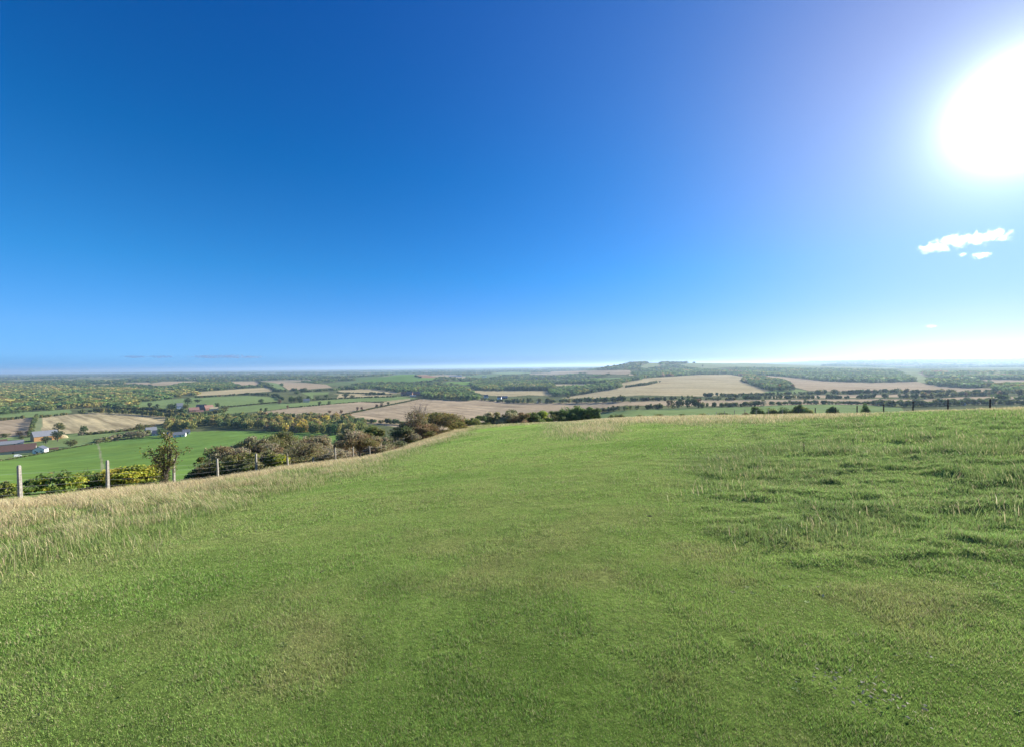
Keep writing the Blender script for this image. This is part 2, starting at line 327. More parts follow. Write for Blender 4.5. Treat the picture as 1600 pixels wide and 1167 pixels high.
# ------------------------------------------------------------------ land cover, as outlines
TAN, PINK, GRN, BRT, PALE, BRN, ROUGH = 'TAN', 'PINK', 'GRN', 'BRT', 'PALE', 'BRN', 'ROUGH'
FIELDS = [
 (BRT, 'green_field', [(-120, 735), (0, 719), (60, 709), (100, 701), (152, 692), (250, 677.5), (330, 672.5), (420, 673), (560, 677), (600, 700), (560, 800), (-120, 830)]),
 (GRN, 'paddock', [(-120, 684), (0, 683), (46, 681), (98, 677), (142, 676), (207, 672), (240, 666), (258, 664), (262, 672), (250, 677.5), (152, 692), (100, 701), (60, 709), (0, 719), (-120, 735)]),
 (PALE, 'footpath', [(151, 692), (154, 691.6), (158, 705), (163, 732), (166, 770), (152, 770), (158, 732), (155, 706)]),
 (PINK, 'stubble_field', [(-120, 664), (0, 656), (50, 652), (46, 681), (0, 683), (-120, 692)]),
 (TAN, 'stubble_field', [(66, 650.5), (107, 647), (145, 644), (191, 645), (267, 651), (270, 655), (240, 666), (207, 672), (142, 676), (98, 677), (62, 672)]),
 (PALE, 'farm_track', [(57, 651), (66, 651), (65, 672), (57, 692), (48, 704), (42, 704), (52, 684)]),
 (GRN, 'pasture', [(-120, 652), (10, 645.5), (55, 642), (110, 639.5), (112, 644.5), (66, 650.5), (0, 655), (-120, 662)]),
 (GRN, 'pasture', [(213, 627), (250, 624.5), (300, 621), (384, 618), (432, 620), (442, 625), (406, 630), (350, 634), (330, 638), (215, 637)]),
 (GRN, 'pasture', [(335, 647), (346, 638), (375, 634.6), (437, 629), (450, 630), (520, 623.5), (565, 620.5), (620, 619), (656, 622), (610, 625.5), (560, 627.5), (520, 631), (450, 637), (375, 645)]),
 (PINK, 'ploughed_field', [(415, 642.5), (450, 637.5), (520, 631), (565, 627.5), (600, 628.5), (612, 631), (580, 637.5), (535, 646), (500, 652), (440, 650)]),
 (TAN, 'stubble_field', [(592, 628), (610, 625.5), (640, 622.5), (642, 625.5), (608, 631)]),
 (PINK, 'ploughed_field', [(537, 647), (580, 639), (625, 630), (656, 623), (726, 626), (751, 624), (797, 628), (840, 629), (919, 628), (983, 626.5), (985, 631), (940, 640), (945, 668), (700, 690), (632, 668), (545, 657)]),
 (PINK, 'stubble_field', [(986, 627), (1033, 625), (1140, 624.5), (1210, 624), (1280, 623.5), (1360, 623), (1440, 624), (1500, 620), (1560, 619), (1760, 620), (1760, 628), (1440, 632), (1200, 634), (980, 633)]),
 (GRN, 'meadow_field', [(925, 646), (985, 640), (1060, 637.5), (1175, 634.5), (1210, 633), (1290, 631), (1365, 632.5), (1408, 636), (1420, 649), (1300, 658), (1100, 662), (925, 668)]),
 (TAN, 'stubble_hill_field', [(877, 622), (920, 614), (950, 608.5), (975, 604), (965, 598), (1005, 591), (1060, 587.5), (1095, 585.5), (1142, 585), (1160, 588.5), (1156, 594.5), (1175, 602), (1205, 610.5), (1190, 614), (1140, 617), (1100, 619), (1050, 618), (1000, 617), (930, 622)]),
 (PINK, 'ploughed_field', [(1190, 586), (1220, 588.5), (1260, 591.5), (1287, 595.5), (1360, 598), (1432, 596), (1447, 599.5), (1468, 603), (1510, 606), (1551, 606.5), (1551, 612), (1450, 611), (1360, 612), (1265, 610.5), (1240, 604), (1232, 597), (1200, 589)]),
 (GRN, 'pasture', [(1195, 612), (1215, 609), (1245, 608), (1262, 610.5), (1248, 614), (1200, 616)]),
 (PINK, 'stubble_field', [(1200, 619), (1285, 617), (1360, 615.5), (1490, 615), (1490, 618), (1360, 621), (1200, 622)]),
 (PINK, 'ploughed_field', [(1502, 594.5), (1550, 593), (1600, 593), (1760, 593), (1760, 600), (1600, 600), (1553, 603), (1546, 599), (1525, 597.5)]),
 (PALE, 'down_pasture', [(1395, 576), (1440, 575.5), (1520, 574.5), (1760, 573), (1760, 581), (1500, 580), (1440, 579.5), (1434, 583), (1449, 591), (1449, 599), (1430, 596), (1420, 585), (1405, 578)]),
 (PALE, 'down_pasture', [(1035, 575.5), (1085, 566), (1200, 564), (1290, 566), (1330, 572), (1400, 574.5), (1400, 577.5), (1300, 576), (1200, 575), (1140, 573.5), (1090, 578)]),
 (PINK, 'stubble_field', [(193, 598.5), (232, 597), (235, 599), (256, 596), (309, 595.5), (309, 599), (250, 602), (193, 601)]),
 (TAN, 'stubble_field', [(120, 603), (150, 601), (176, 599.5), (177, 601), (150, 603)]),
 (PINK, 'stubble_field', [(363, 596), (401, 595.5), (408, 602), (376, 604)]),
 (TAN, 'stubble_field', [(300, 613), (360, 608.5), (418, 605), (430, 611), (400, 613), (357, 616), (310, 618)]),
 (GRN, 'pasture', [(413, 596), (435, 599), (447, 609), (435, 609)]),
 (PINK, 'stubble_field', [(420, 596), (470, 597.5), (510, 600.5), (519, 605), (480, 608), (450, 608.5), (438, 600)]),
 (GRN, 'pasture', [(470, 613), (515, 612), (512, 616), (490, 617), (489, 624), (482, 618)]),
 (TAN, 'stubble_field', [(527, 609), (580, 605.5), (610, 607.5), (650, 612), (610, 616), (560, 614), (530, 612)]),
 (TAN, 'rough_pasture', [(520, 615), (560, 614.8), (610, 617), (622, 619), (565, 620), (525, 622.5), (530, 616)]),
 (BRN, 'bare_field', [(655, 589), (650, 586), (665, 585), (678, 588), (682, 590), (657, 590.5)]),
 (BRT, 'hill_pasture', [(565, 594.5), (590, 590.5), (623, 585), (648, 584.5), (657, 590), (683, 590.5), (675, 594.5), (640, 598), (600, 597), (580, 597)]),
 (BRT, 'pasture', [(687, 600), (699, 596.5), (750, 596), (772, 593), (771, 600), (756, 601.5), (720, 601)]),
 (TAN, 'stubble_field', [(733, 611), (760, 609.5), (820, 610), (860, 611), (862, 618), (826, 617), (798, 619), (760, 617), (745, 614)]),
 (TAN, 'stubble_field', [(865, 600), (926, 599), (905, 603), (872, 606.5)]),
 (TAN, 'stubble_field', [(843, 595), (875, 593), (935, 593.5), (895, 596.5)]),
 (PINK, 'stubble_field', [(858, 581), (920, 579), (983, 578.5), (988, 582), (978, 585), (920, 584), (862, 582.5)]),
 (GRN, 'pasture', [(933, 590.5), (980, 589.5), (964, 593), (935, 592.5)]),
 (TAN, 'stubble_field', [(982, 584), (1002, 583), (1000, 585.5), (983, 586.5)]),
 (GRN, 'pasture', [(765, 583), (800, 581.5), (830, 582), (828, 584), (780, 585)]),
 (PALE, 'hill_pasture', [(1000, 573), (1018, 566), (1032, 566), (1030, 571), (1010, 577)]),
]
COLS = {TAN: (0.44, 0.36, 0.20), PINK: (0.40, 0.31, 0.195), GRN: (0.195, 0.26, 0.095), BRT: (0.15, 0.25, 0.058), PALE: (0.25, 0.28, 0.135), BRN: (0.30, 0.19, 0.12), ROUGH: (0.16, 0.17, 0.07)}

# ------------------------------------------------------------------ ground mesh (polar grid, fine in front)
n_front = 1300
az_f = np.linspace(AZ[0] - 0.02, AZ[-1] + 0.02, n_front)
az_b = np.linspace(az_f[-1], az_f[0] + 2 * math.pi, 90)[1:-1]
az_all = np.concatenate([az_f, az_b]); na = len(az_all)
rr = np.concatenate([np.exp(np.linspace(math.log(0.4), math.log(110), 500))[:-1], np.exp(np.linspace(math.log(110), math.log(700), 220))[:-1], np.exp(np.linspace(math.log(700), math.log(39000), 380))])
nr = len(rr)
GX = np.sin(az_all)[:, None] * rr[None]; GY = np.cos(az_all)[:, None] * rr[None]
GZ = ground(GX, GY)
GPX, GPY = project(GX, GY, GZ)
GPX = np.nan_to_num(GPX, nan=-1e5); GPY = np.nan_to_num(GPY, nan=-1e5)
def meadow_mask(X, Y):
    az = np.arctan2(X, Y); Yc = np.interp(az, azk, [p[1] for p in PROF])
    r = np.hypot(X, Y)
    return (fence_d(X, Y) > -0.6) & (Y < Yc * 1.28 + 3) & (r < 170) & (np.abs(az) < azk[-1]) | ((r < 60) & (np.abs(az) >= azk[-1] - 0.001))
mead = meadow_mask(GX, GY)
cls = np.zeros(GX.shape, np.int16)           # 0 = open country
w = 2.5 * (fbm(GX / 40, GY / 40, 31, 2) - 0.5) * np.clip(1500 / np.hypot(GX, GY), 0.1, 1)
for k, (kind, nm, poly) in enumerate(FIELDS):
    bx0 = min(p[0] for p in poly) - 2; bx1 = max(p[0] for p in poly) + 2
    sel = (GPX > bx0) & (GPX < bx1) & (~mead) & (GPY > 560) & (GY > 10)
    ins = np.zeros_like(sel); ins[sel] = in_poly(GPX[sel] + 0.4 * w[sel], GPY[sel] + 0.25 * w[sel], poly)
    cls[ins] = k + 1
cls[mead] = 1000
R2 = np.hypot(GX, GY)
cls[(cls == 0) & (R2 < 420)] = 1001          # rough hillside
GC = np.zeros(GX.shape + (3,), np.float32)
def meadow_col(X, Y):
    """turf colour: green with straw-coloured and darker patches"""
    r = np.hypot(X, Y)
    p1 = fbm(X * 0.28, Y * 0.28, 70, 4); p2 = fbm(X * 1.3, Y * 1.3, 75, 4); p3 = fbm(X * 0.07, Y * 0.07, 79, 3)
    g = np.stack([0.305 + 0 * X, 0.435 + 0 * X, 0.108 + 0 * X], -1)
    lush = np.array([0.215, 0.355, 0.072]); straw = np.array([0.46, 0.42, 0.18]); dark = np.array([0.12, 0.19, 0.055])
    a = (sstep(0.44, 0.68, p1 * 0.35 + p2 * 0.65) * (0.24 + 0.46 * sstep(8, 2.5, r)))[..., None]; g = g * (1 - a) + straw * a
    a = sstep(0.5, 0.3, p1 * .7 + p3 * .3)[..., None] * 0.8; g = g * (1 - a) + lush * a
    rw = rough_w(X, Y)
    a = (rw * sstep(0.46, 0.64, fbm(X * 0.9 + 7, Y * 1.15, 92, 4)))[..., None] * .45; g = g * (1 - a) + dark * a
    a = (np.clip(rw, 0, 1) * 0.35)[..., None]; g = g * (1 - a) + np.array([0.22, 0.33, 0.115]) * a
    t = tall_w(X, Y); d = fence_d(X, Y); q = fbm(X * 0.3, Y * 0.22, 83, 4)
    dry = np.clip(t * (0.42 + 0.58 * sstep(13, 6, d)) * sstep(0.26, 0.50, q + 0.24 * sstep(11, 4, d)), 0, 1)
    bw = brow_w(X, Y) * sstep(0.30, 0.60, fbm(X * 0.3, Y * 0.2, 86, 4)) * 0.85
    a = np.maximum(dry, bw)[..., None]; g = g * (1 - a) + np.array([0.52, 0.435, 0.25]) * a
    return g, np.maximum(dry, bw)
mc, _ = meadow_col(GX[mead], GY[mead])
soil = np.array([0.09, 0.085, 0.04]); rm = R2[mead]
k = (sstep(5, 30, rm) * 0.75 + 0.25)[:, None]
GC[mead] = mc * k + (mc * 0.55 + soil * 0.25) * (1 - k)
# open country: woods and hedged fields merging far away
oc = cls == 0; X = GX[oc]; Y = GY[oc]
big = fbm(X / 420, Y / 900, 101, 4); cell = vnoise(X / 330 + big * 2, Y / 800, 104); fine = fbm(X / 60, Y / 60, 108, 3)
base = np.array([0.115, 0.13, 0.06]) * (0.75 + 0.6 * fine[:, None])
fld = np.where((vnoise(X / 240, Y / 1100, 111) > 0.5)[:, None], np.array([0.34, 0.28, 0.19]), np.array([0.14, 0.21, 0.075]))
isf = (sstep(0.54, 0.59, big * 0.55 + cell * 0.45) * sstep(1800, 3200, np.hypot(X, Y)))[:, None] * .85
GC[oc] = base * (1 - isf) + fld * isf
hs_ = cls == 1001; X = GX[hs_]; Y = GY[hs_]; q = fbm(X / 6, Y / 6, 115, 4)
GC[hs_] = np.array([0.13, 0.16, 0.055]) * (1 - q[:, None]) * 1.1 + np.array([0.22, 0.20, 0.09]) * q[:, None] * 1.1
for k, (kind, nm, poly) in enumerate(FIELDS):
    m = cls == k + 1
    if not m.any(): continue
    X = GX[m]; Y = GY[m]; sc = max(25.0, float(np.hypot(X, Y).mean()) / 18)
    q = fbm(X / sc, Y / sc, 200 + k, 4); c0 = np.array(COLS[kind])
    GC[m] = c0 * (0.80 + 0.42 * q[:, None]) + np.array([0.02, 0.0, -0.01]) * (fbm(X / sc * .5, Y / sc * .5, 300 + k, 2)[:, None] - .5)

def field_mat(name, stripe=0.0, width=6.0, ang=0.0, rough=0.9):
    m, t, b = new_mat(name); a = N(t, 'ShaderNodeAttribute', attribute_name='col'); geo = N(t, 'ShaderNodeNewGeometry')
    col = a.outputs['Color']
    f2 = noise_node(t, 0.11, 6, geo.outputs['Position'], 0.7)
    col = mixc(t, 0.75, col, ramp(t, f2, [(0.25, (0.62, 0.62, 0.6)), (0.75, (1.3, 1.3, 1.32))]), 'MULTIPLY')
    if stripe:
        def along(v, sc):
            d = N(t, 'ShaderNodeVectorMath', operation='DOT_PRODUCT'); d.inputs[1].default_value = (v[0] * sc, v[1] * sc, 0); t.links.new(geo.outputs['Position'], d.inputs[0]); return d.outputs['Value']
        c3 = N(t, 'ShaderNodeCombineXYZ'); t.links.new(along((math.cos(ang + math.pi / 2), math.sin(ang + math.pi / 2)), 1.0 / width), c3.inputs[0]); t.links.new(along((math.cos(ang), math.sin(ang)), 0.05 / width), c3.inputs[1])
        f = noise_node(t, 1.0, 4, c3.outputs[0], 0.7)
        col = mixc(t, stripe, col, ramp(t, f, [(0.36, (0.58, 0.56, 0.54)), (0.5, (1, 1, 1)), (0.64, (1.45, 1.42, 1.34))]), 'MULTIPLY')
    t.links.new(col, b.inputs['Base Color']); b.inputs['Roughness'].default_value = rough; b.inputs['Specular IOR Level'].default_value = 0.0
    return m
def meadow_mat():
    m, t, b = new_mat('meadow_turf'); a = N(t, 'ShaderNodeAttribute', attribute_name='col'); geo = N(t, 'ShaderNodeNewGeometry')
    f = noise_node(t, 14.0, 8, geo.outputs['Position'], 0.75); f2 = noise_node(t, 1.7, 6, geo.outputs['Position'], 0.7)
    col = mixc(t, 0.9, a.outputs['Color'], ramp(t, f, [(0.3, (0.45, 0.47, 0.42)), (0.52, (1, 1, 1)), (0.72, (1.6, 1.55, 1.45))]), 'MULTIPLY')
    col = mixc(t, 0.7, col, ramp(t, f2, [(0.32, (0.62, 0.68, 0.6)), (0.68, (1.32, 1.3, 1.25))]), 'MULTIPLY')
    t.links.new(col, b.inputs['Base Color']); b.inputs['Roughness'].default_value = 0.7; b.inputs['Specular IOR Level'].default_value = 0.0
    bp = N(t, 'ShaderNodeBump'); bp.inputs['Strength'].default_value = 0.9; bp.inputs['Distance'].default_value = 0.12
    t.links.new(mth(t, 'ADD', f, f2), bp.inputs['Height']); t.links.new(bp.outputs[0], b.inputs['Normal'])
    return m
def country_mat():
    m, t, b = new_mat('open_country'); a = N(t, 'ShaderNodeAttribute', attribute_name='col'); geo = N(t, 'ShaderNodeNewGeometry')
    f = noise_node(t, 0.03, 8, geo.outputs['Position'], 0.75)
    col = mixc(t, 0.9, a.outputs['Color'], ramp(t, f, [(0.3, (0.5, 0.52, 0.5)), (0.7, (1.5, 1.45, 1.4))]), 'MULTIPLY')
    t.links.new(col, b.inputs['Base Color']); b.inputs['Roughness'].default_value = 0.95; b.inputs['Specular IOR Level'].default_value = 0.0
    return m
idx = np.arange(na * nr).reshape(na, nr)
a0 = idx[:, :-1]; a1 = idx[:, 1:]; b0 = np.roll(idx, -1, 0)[:, :-1]; b1 = np.roll(idx, -1, 0)[:, 1:]
quads = np.stack([a0, a1, b1, b0], -1).reshape(-1, 4)
fcls = cls[:, :-1].ravel()
GV = np.stack([GX, GY, GZ], -1).reshape(-1, 3); GCf = GC.reshape(-1, 3)
def sheet(name, mask, mat):
    f = quads[mask]
    if not len(f): return None
    u, inv = np.unique(f, return_inverse=True)
    o = mesh_np(name, GV[u], inv.reshape(-1, 4)[:, ::-1], mat, GCf[u], True); o['kind'] = 'structure'; return o
sheet('meadow', fcls == 1000, meadow_mat())
M_country = country_mat()
sheet('hillside', fcls == 1001, field_mat('rough_hillside'))
sheet('ground', fcls == 0, M_country)
def lie(p, q):                    # compass of a line seen in the photo, on the ground
    a, b = cast(*p, 130), cast(*q, 130); return math.atan2(b[1] - a[1], b[0] - a[0])
STRIPE = {(66, 650.5): (0.95, 14, lie((140, 650), (190, 668))), (537, 647): (0.75, 10, lie((700, 636), (800, 644))), (415, 642.5): (0.4, 9, lie((480, 641), (560, 636))),
          (877, 622): (0.45, 16, lie((960, 614), (1120, 611))), (1190, 586): (0.4, 16, lie((1260, 600), (1440, 604))), (-120, 664): (0.5, 9, lie((0, 664), (46, 672))), (-120, 735): (0.25, 7, lie((40, 725), (300, 690)))}
for k, (kind, nm, poly) in enumerate(FIELDS):
    st = STRIPE.get(poly[0])
    if st is None: st = (0.45, 16, 0.15) if kind in (TAN, PINK) else (0, 1, 0)
    sheet(nm, fcls == k + 1, field_mat(nm, *st))
# the camera stands on the innermost disc
o = mesh_np('meadow_centre', np.concatenate([GV.reshape(na, nr, 3)[:, 0], [[0, 0, float(GZ[:, 0].mean())]]]), np.array([[i, na, (i + 1) % na] for i in range(na)]), bpy.data.materials['meadow_turf'], np.tile(np.array([[0.1, 0.14, 0.04]]), (na + 1, 1)), True); o.name = 'meadow'; o['kind'] = 'structure'
# ------------------------------------------------------------------ trees, hedges and woods
HUE = {
 'dark': [(0.070, 0.105, 0.040), (0.088, 0.122, 0.046), (0.100, 0.130, 0.050)],
 'green': [(0.110, 0.165, 0.050), (0.135, 0.185, 0.055), (0.090, 0.140, 0.045)],
 'olive': [(0.160, 0.175, 0.050), (0.125, 0.145, 0.045), (0.200, 0.185, 0.060)],
 'autumn': [(0.275, 0.235, 0.075), (0.235, 0.215, 0.070), (0.180, 0.185, 0.060), (0.26, 0.205, 0.08)],
 'gold': [(0.420, 0.330, 0.065), (0.360, 0.300, 0.065), (0.27, 0.25, 0.06)],
 'rust': [(0.260, 0.165, 0.090), (0.220, 0.145, 0.080), (0.170, 0.135, 0.065)],
 'lime': [(0.450, 0.440, 0.060), (0.340, 0.370, 0.060), (0.180, 0.240, 0.050)],
 'twig': [(0.340, 0.290, 0.190), (0.275, 0.240, 0.145), (0.230, 0.220, 0.105)],
}
def quads_at(c, nrm, size, rg):
    n = len(c); nrm = nrm / (np.linalg.norm(nrm, axis=1, keepdims=True) + 1e-9)
    t = rg.normal(size=(n, 3)); t -= (t * nrm).sum(1, keepdims=True) * nrm; t /= np.linalg.norm(t, axis=1, keepdims=True) + 1e-9
    b = np.cross(nrm, t); s = np.asarray(size).reshape(-1, 1) * np.ones((n, 1))
    return np.stack([c - t * s * 0.62, c - b * s * 0.42 + nrm * s * .12, c + t * s * 0.62, c + b * s * 0.42 + nrm * s * .12], 1)
def crown_np(nq, seed, lobes=9, flat=0.5, leaf=None, low=0.12, hollow=0.75):
    """unit crown: width 1, height 0..1, as loose leaf clumps on a handful of uneven lobes"""
    rg = np.random.default_rng(seed)
    a = rg.uniform(0, 2 * math.pi, lobes); rad = np.sqrt(rg.uniform(0, 1, lobes)) * 0.30; z = rg.uniform(low + 0.18, 0.80, lobes)
    rad *= np.sin(np.clip((z - low) / (1 - low), 0.15, 0.9) * math.pi) ** 0.5
    lr = rg.uniform(0.14, 0.27, lobes); lc = np.stack([np.cos(a) * rad, np.sin(a) * rad, z], 1); lc[0] = (0, 0, 0.62); lr[0] = 0.30
    w = lr ** 2; li = rg.choice(lobes, nq, p=w / w.sum())
    d = rg.normal(size=(nq, 3)); d /= np.linalg.norm(d, axis=1, keepdims=True)
    p = lc[li] + d * (lr[li] * rg.uniform(hollow, 1.08, nq) ** 1.0)[:, None] * np.array([1, 1, 1.0])
    p[:, 2] = np.clip(p[:, 2], low * 0.7, 1.06)
    s = leaf if leaf else 2.0 / math.sqrt(nq)
    q = quads_at(p, d + rg.normal(size=(nq, 3)) * 0.55, s * rg.uniform(0.7, 1.25, nq), rg)
    tone = (0.80 + 0.40 * rg.uniform(0, 1, lobes))[li] * rg.uniform(0.8, 1.2, nq)
    return q, tone, li
LODS = {}
def lod(nq):
    if nq not in LODS:
        T = [crown_np(nq, 900 + nq * 13 + k, lobes=7 if nq > 60 else 5) for k in range(8)]
        LODS[nq] = (np.stack([t[0] for t in T]), np.stack([t[1] for t in T]))
    return LODS[nq]
def pick_hue(h, rg, n):
    c = np.array(HUE[h]); return c[rg.integers(0, len(c), n)] * rg.uniform(0.85, 1.15, (n, 1))
def mass(name, pos, hgt, wid, hues, rg, lodn, label, cat, kind=None, group=None, jit=0.06, bright=1.0):
    """many crowns as one foliage object; pos (n,3), hues: list of hue names per crown"""
    n = len(pos); Vs = []; Cs = []
    lodn = np.asarray(lodn)
    for L in np.unique(lodn):
        I = np.nonzero(lodn == L)[0]; T, tone = lod(int(L)); k = rg.integers(0, 8, len(I)); th = rg.uniform(0, 2 * math.pi, len(I))
        q = T[k].copy(); c, s = np.cos(th)[:, None, None], np.sin(th)[:, None, None]
        x = (q[..., 0] * c - q[..., 1] * s) * wid[I, None, None]; y = (q[..., 0] * s + q[..., 1] * c) * wid[I, None, None]; z = q[..., 2] * hgt[I, None, None]
        v = np.stack([x, y, z], -1) + pos[I][:, None, None, :]
        base = np.stack([pick_hue(hues[i], rg, 1)[0] for i in I]); col = bright * base[:, None, :] * tone[k][..., None] * (1 + rg.normal(size=tone[k].shape + (3,)) * jit)
        Vs.append(v.reshape(-1, 3)); Cs.append(np.repeat(np.clip(col, 0.01, .8).reshape(-1, 3), 4, 0))
    V = np.concatenate(Vs); Cc = np.concatenate(Cs); org = pos.mean(0)
    o = mesh_np(name, V - org, np.arange(len(V)).reshape(-1, 4), M_leaf, Cc); o.location = [float(a) for a in org]
    return tag(o, label, cat, group, kind)
def lod_for(Y, h):
    px = 0.64 * F * h / Y
    return np.where(px > 9, 170, np.where(px > 5.5, 90, np.where(px > 3, 44, 22)))
def choose(mix, rg, n):
    ks = list(mix); p = np.array([mix[k] for k in ks], float); return [ks[i] for i in rg.choice(len(ks), n, p=p / p.sum())]

# (name, photo outline of where the trunks stand, spacing, height, mix, label)
WOODS = [
 ('autumn_wood', [(-130, 598), (0, 600), (150, 607), (195, 608), (300, 610), (312, 617), (262, 624), (215, 629), (212, 640), (165, 637), (100, 640), (60, 642), (0, 651), (-130, 655)], 15, 12, {'dark': 1.5, 'green': 3, 'olive': 5, 'autumn': 4}, 'wide autumn wood of yellow and green trees filling the left of the valley', None),
 ('golden_wood', [(395, 655), (420, 652), (470, 655), (520, 655), (545, 658), (572, 664), (566, 676), (525, 680), (455, 676), (400, 672)], 10, 13, {'dark': 2, 'green': 2, 'olive': 3, 'autumn': 4, 'rust': 1, 'gold': .8}, 'wood of golden and orange trees below the ploughed field', None),
 ('green_copse', [(252, 674), (262, 661), (300, 658), (345, 656), (395, 654), (400, 671), (345, 668), (305, 664), (300, 673), (270, 671)], 10, 13, {'green': 5, 'olive': 4, 'dark': 2, 'autumn': .5}, 'green copse behind the white cottages at the end of the green field', None),
 ('valley_wood', [(520, 611), (545, 606), (600, 604), (640, 605), (690, 608), (732, 609), (733, 615), (748, 620), (752, 624), (726, 626), (690, 624), (664, 622), (652, 614), (620, 613), (585, 608), (545, 609)], 13, 14, {'dark': 5, 'green': 4, 'olive': 2}, 'dark green wood behind the red roofed houses in mid valley', None),
 ('village_trees', [(735, 598), (790, 596), (800, 602), (790, 611), (752, 610), (738, 606)], 14, 14, {'dark': 4, 'green': 4, 'olive': 2}, 'group of dark trees left of the straight edged plantation', None),
 ('plantation', [(783, 605), (865, 604), (870, 610), (785, 610)], 7, 17, {'dark': 5, 'olive': 3, 'twig': 1.5}, 'straight edged plantation of tall slim trees behind a pale field', 0.55),
 ('hill_foot_wood', [(858, 608), (880, 606), (905, 606), (968, 598), (972, 606), (945, 610), (905, 617), (868, 619), (858, 615)], 11, 12, {'green': 5, 'dark': 3, 'olive': 3}, 'green wood running along the foot of the tan hill field', None),
 ('far_green_belt', [(800, 597), (870, 597), (930, 595), (960, 597), (1004, 590), (1003, 593), (965, 600), (925, 599), (865, 600), (800, 602)], 13, 13, {'dark': 5, 'green': 4, 'olive': 2}, 'belt of blue green trees left of the top of the hill field', None),
 ('scarp_wood', [(1000, 589), (1040, 580), (1075, 575), (1095, 578), (1140, 580), (1190, 582), (1192, 586), (1160, 588), (1142, 585), (1095, 585.5), (1050, 587.5), (1004, 591)], 15, 13, {'dark': 5, 'green': 3, 'olive': 2, 'rust': .5}, 'wood hanging on the scarp above the tan hill field', None),
 ('mast_hill_wood', [(985, 584), (1002, 579), (1024, 574), (1042, 570.5), (1058, 571), (1070, 573), (1040, 579), (1005, 588)], 22, 8, {'dark': 5, 'green': 4, 'olive': 2}, 'trees on the flank of the hill with the mast', None),
 ('hanger_wood', [(1150, 576), (1200, 576), (1300, 577.5), (1395, 580), (1420, 588), (1433, 596), (1360, 598), (1287, 595.5), (1250, 591), (1195, 586), (1160, 583)], 15, 12, {'dark': 6, 'green': 3, 'olive': 2}, 'long dark hanger wood below the pale green plateau', None),
 ('triangle_wood', [(1163, 590), (1175, 589), (1205, 593), (1236, 602), (1240, 610), (1205, 611), (1175, 602), (1160, 595)], 11, 13, {'dark': 6, 'olive': 2, 'rust': 1.5, 'green': 1}, 'dark wedge shaped wood at the right end of the hill field', None),
 ('right_hanger', [(1440, 582), (1500, 582.5), (1600, 582.5), (1760, 582.5), (1760, 594), (1600, 594), (1550, 593), (1505, 594), (1470, 590), (1448, 587)], 16, 12, {'dark': 5, 'green': 3, 'olive': 3, 'rust': .6}, 'long wood on the slope at the right edge below the plateau', None),
 ('tongue_wood', [(1449, 594), (1470, 595), (1510, 598), (1546, 601), (1551, 606), (1510, 606), (1468, 603.5), (1449, 600)], 11, 12, {'dark': 6, 'green': 3, 'olive': 2}, 'tongue shaped dark wood between two pinkish fields', None),
 ('corner_wood', [(1553, 606), (1575, 604), (1600, 603), (1760, 603), (1760, 616), (1600, 615.5), (1575, 614), (1553, 612)], 12, 12, {'dark': 5, 'green': 4, 'olive': 2}, 'wood at the right edge above the striped fields', None),
 ('plateau_wood', [(1282, 572), (1300, 569.5), (1330, 571), (1390, 573.5), (1390, 574.5), (1330, 573)], 25, 14, {'dark': 1}, 'thin dark wood on the skyline of the plateau', None),
 ('far_right_wood', [(1432, 574), (1475, 572), (1520, 573), (1600, 571), (1760, 570), (1760, 573), (1600, 574), (1520, 574.5), (1440, 575.5)], 28, 14, {'dark': 1}, 'distant hazy wood above the pale plateau at the right', None),
 ('west_wood', [(262, 607), (280, 601), (310, 599), (362, 599), (372, 606), (330, 609), (300, 611)], 14, 13, {'dark': 4, 'green': 4, 'olive': 3, 'autumn': .6}, 'dark square wood between the far tan fields', None),
]
def wood_points(poly, spacing, seed, cap=5200):
    rg = np.random.default_rng(seed)
    xs = [p[0] for p in poly]; corners = [cast(px, py, 130) for px, py in poly]
    Ys = [c[1] for c in corners]; y0, y1 = min(Ys) * 0.97, max(Ys) * 1.04
    t0 = (min(xs) - 800) / F - .01; t1 = (max(xs) - 800) / F + .01
    A = (t1 - t0) * (y1 ** 2 - y0 ** 2) / 2; n = int(min(A / spacing ** 2, 400000))
    Y = np.sqrt(rg.uniform(y0 ** 2, y1 ** 2, n)); X = Y * rg.uniform(t0, t1, n); Z = ground(X, Y)
    px, py = project(X, Y, Z); m = in_poly(px, py, poly)
    P = np.stack([X, Y, Z], 1)[m]; up = 1.0
    if len(P) > cap: up = math.sqrt(len(P) / cap); P = P[rg.permutation(len(P))[:cap]]
    return P, up
for i, (nm, poly, sp, h, mix, lab, slim) in enumerate(WOODS):
    rg = np.random.default_rng(500 + i); P, up = wood_points(poly, sp, 600 + i)
    if not len(P): continue
    n = len(P); hh = h * rg.uniform(0.75, 1.25, n); ww = (slim * hh if slim else sp * up * rg.uniform(0.95, 1.45, n))
    # stands of one kind keep together
    hu = []
    ks = list(mix); cum = np.cumsum([mix[k] for k in ks]) / sum(mix.values())
    f = np.clip(0.5 + (fbm(P[:, 0] / 70, P[:, 1] / 110, 700 + i, 3) - 0.5) * 2.2 + rg.normal(size=n) * (0.2 if i == 1 else 0.08), 0, 0.999)
    hu = [ks[int(np.searchsorted(cum, q))] for q in f]
    P[:, 2] -= hh * 0.08
    mass(nm, P, hh, ww, hu, rg, lod_for(P[:, 1], hh), lab, 'wood', 'stuff', bright=(1.95, 1.5)[i] if i < 2 else 1.8)
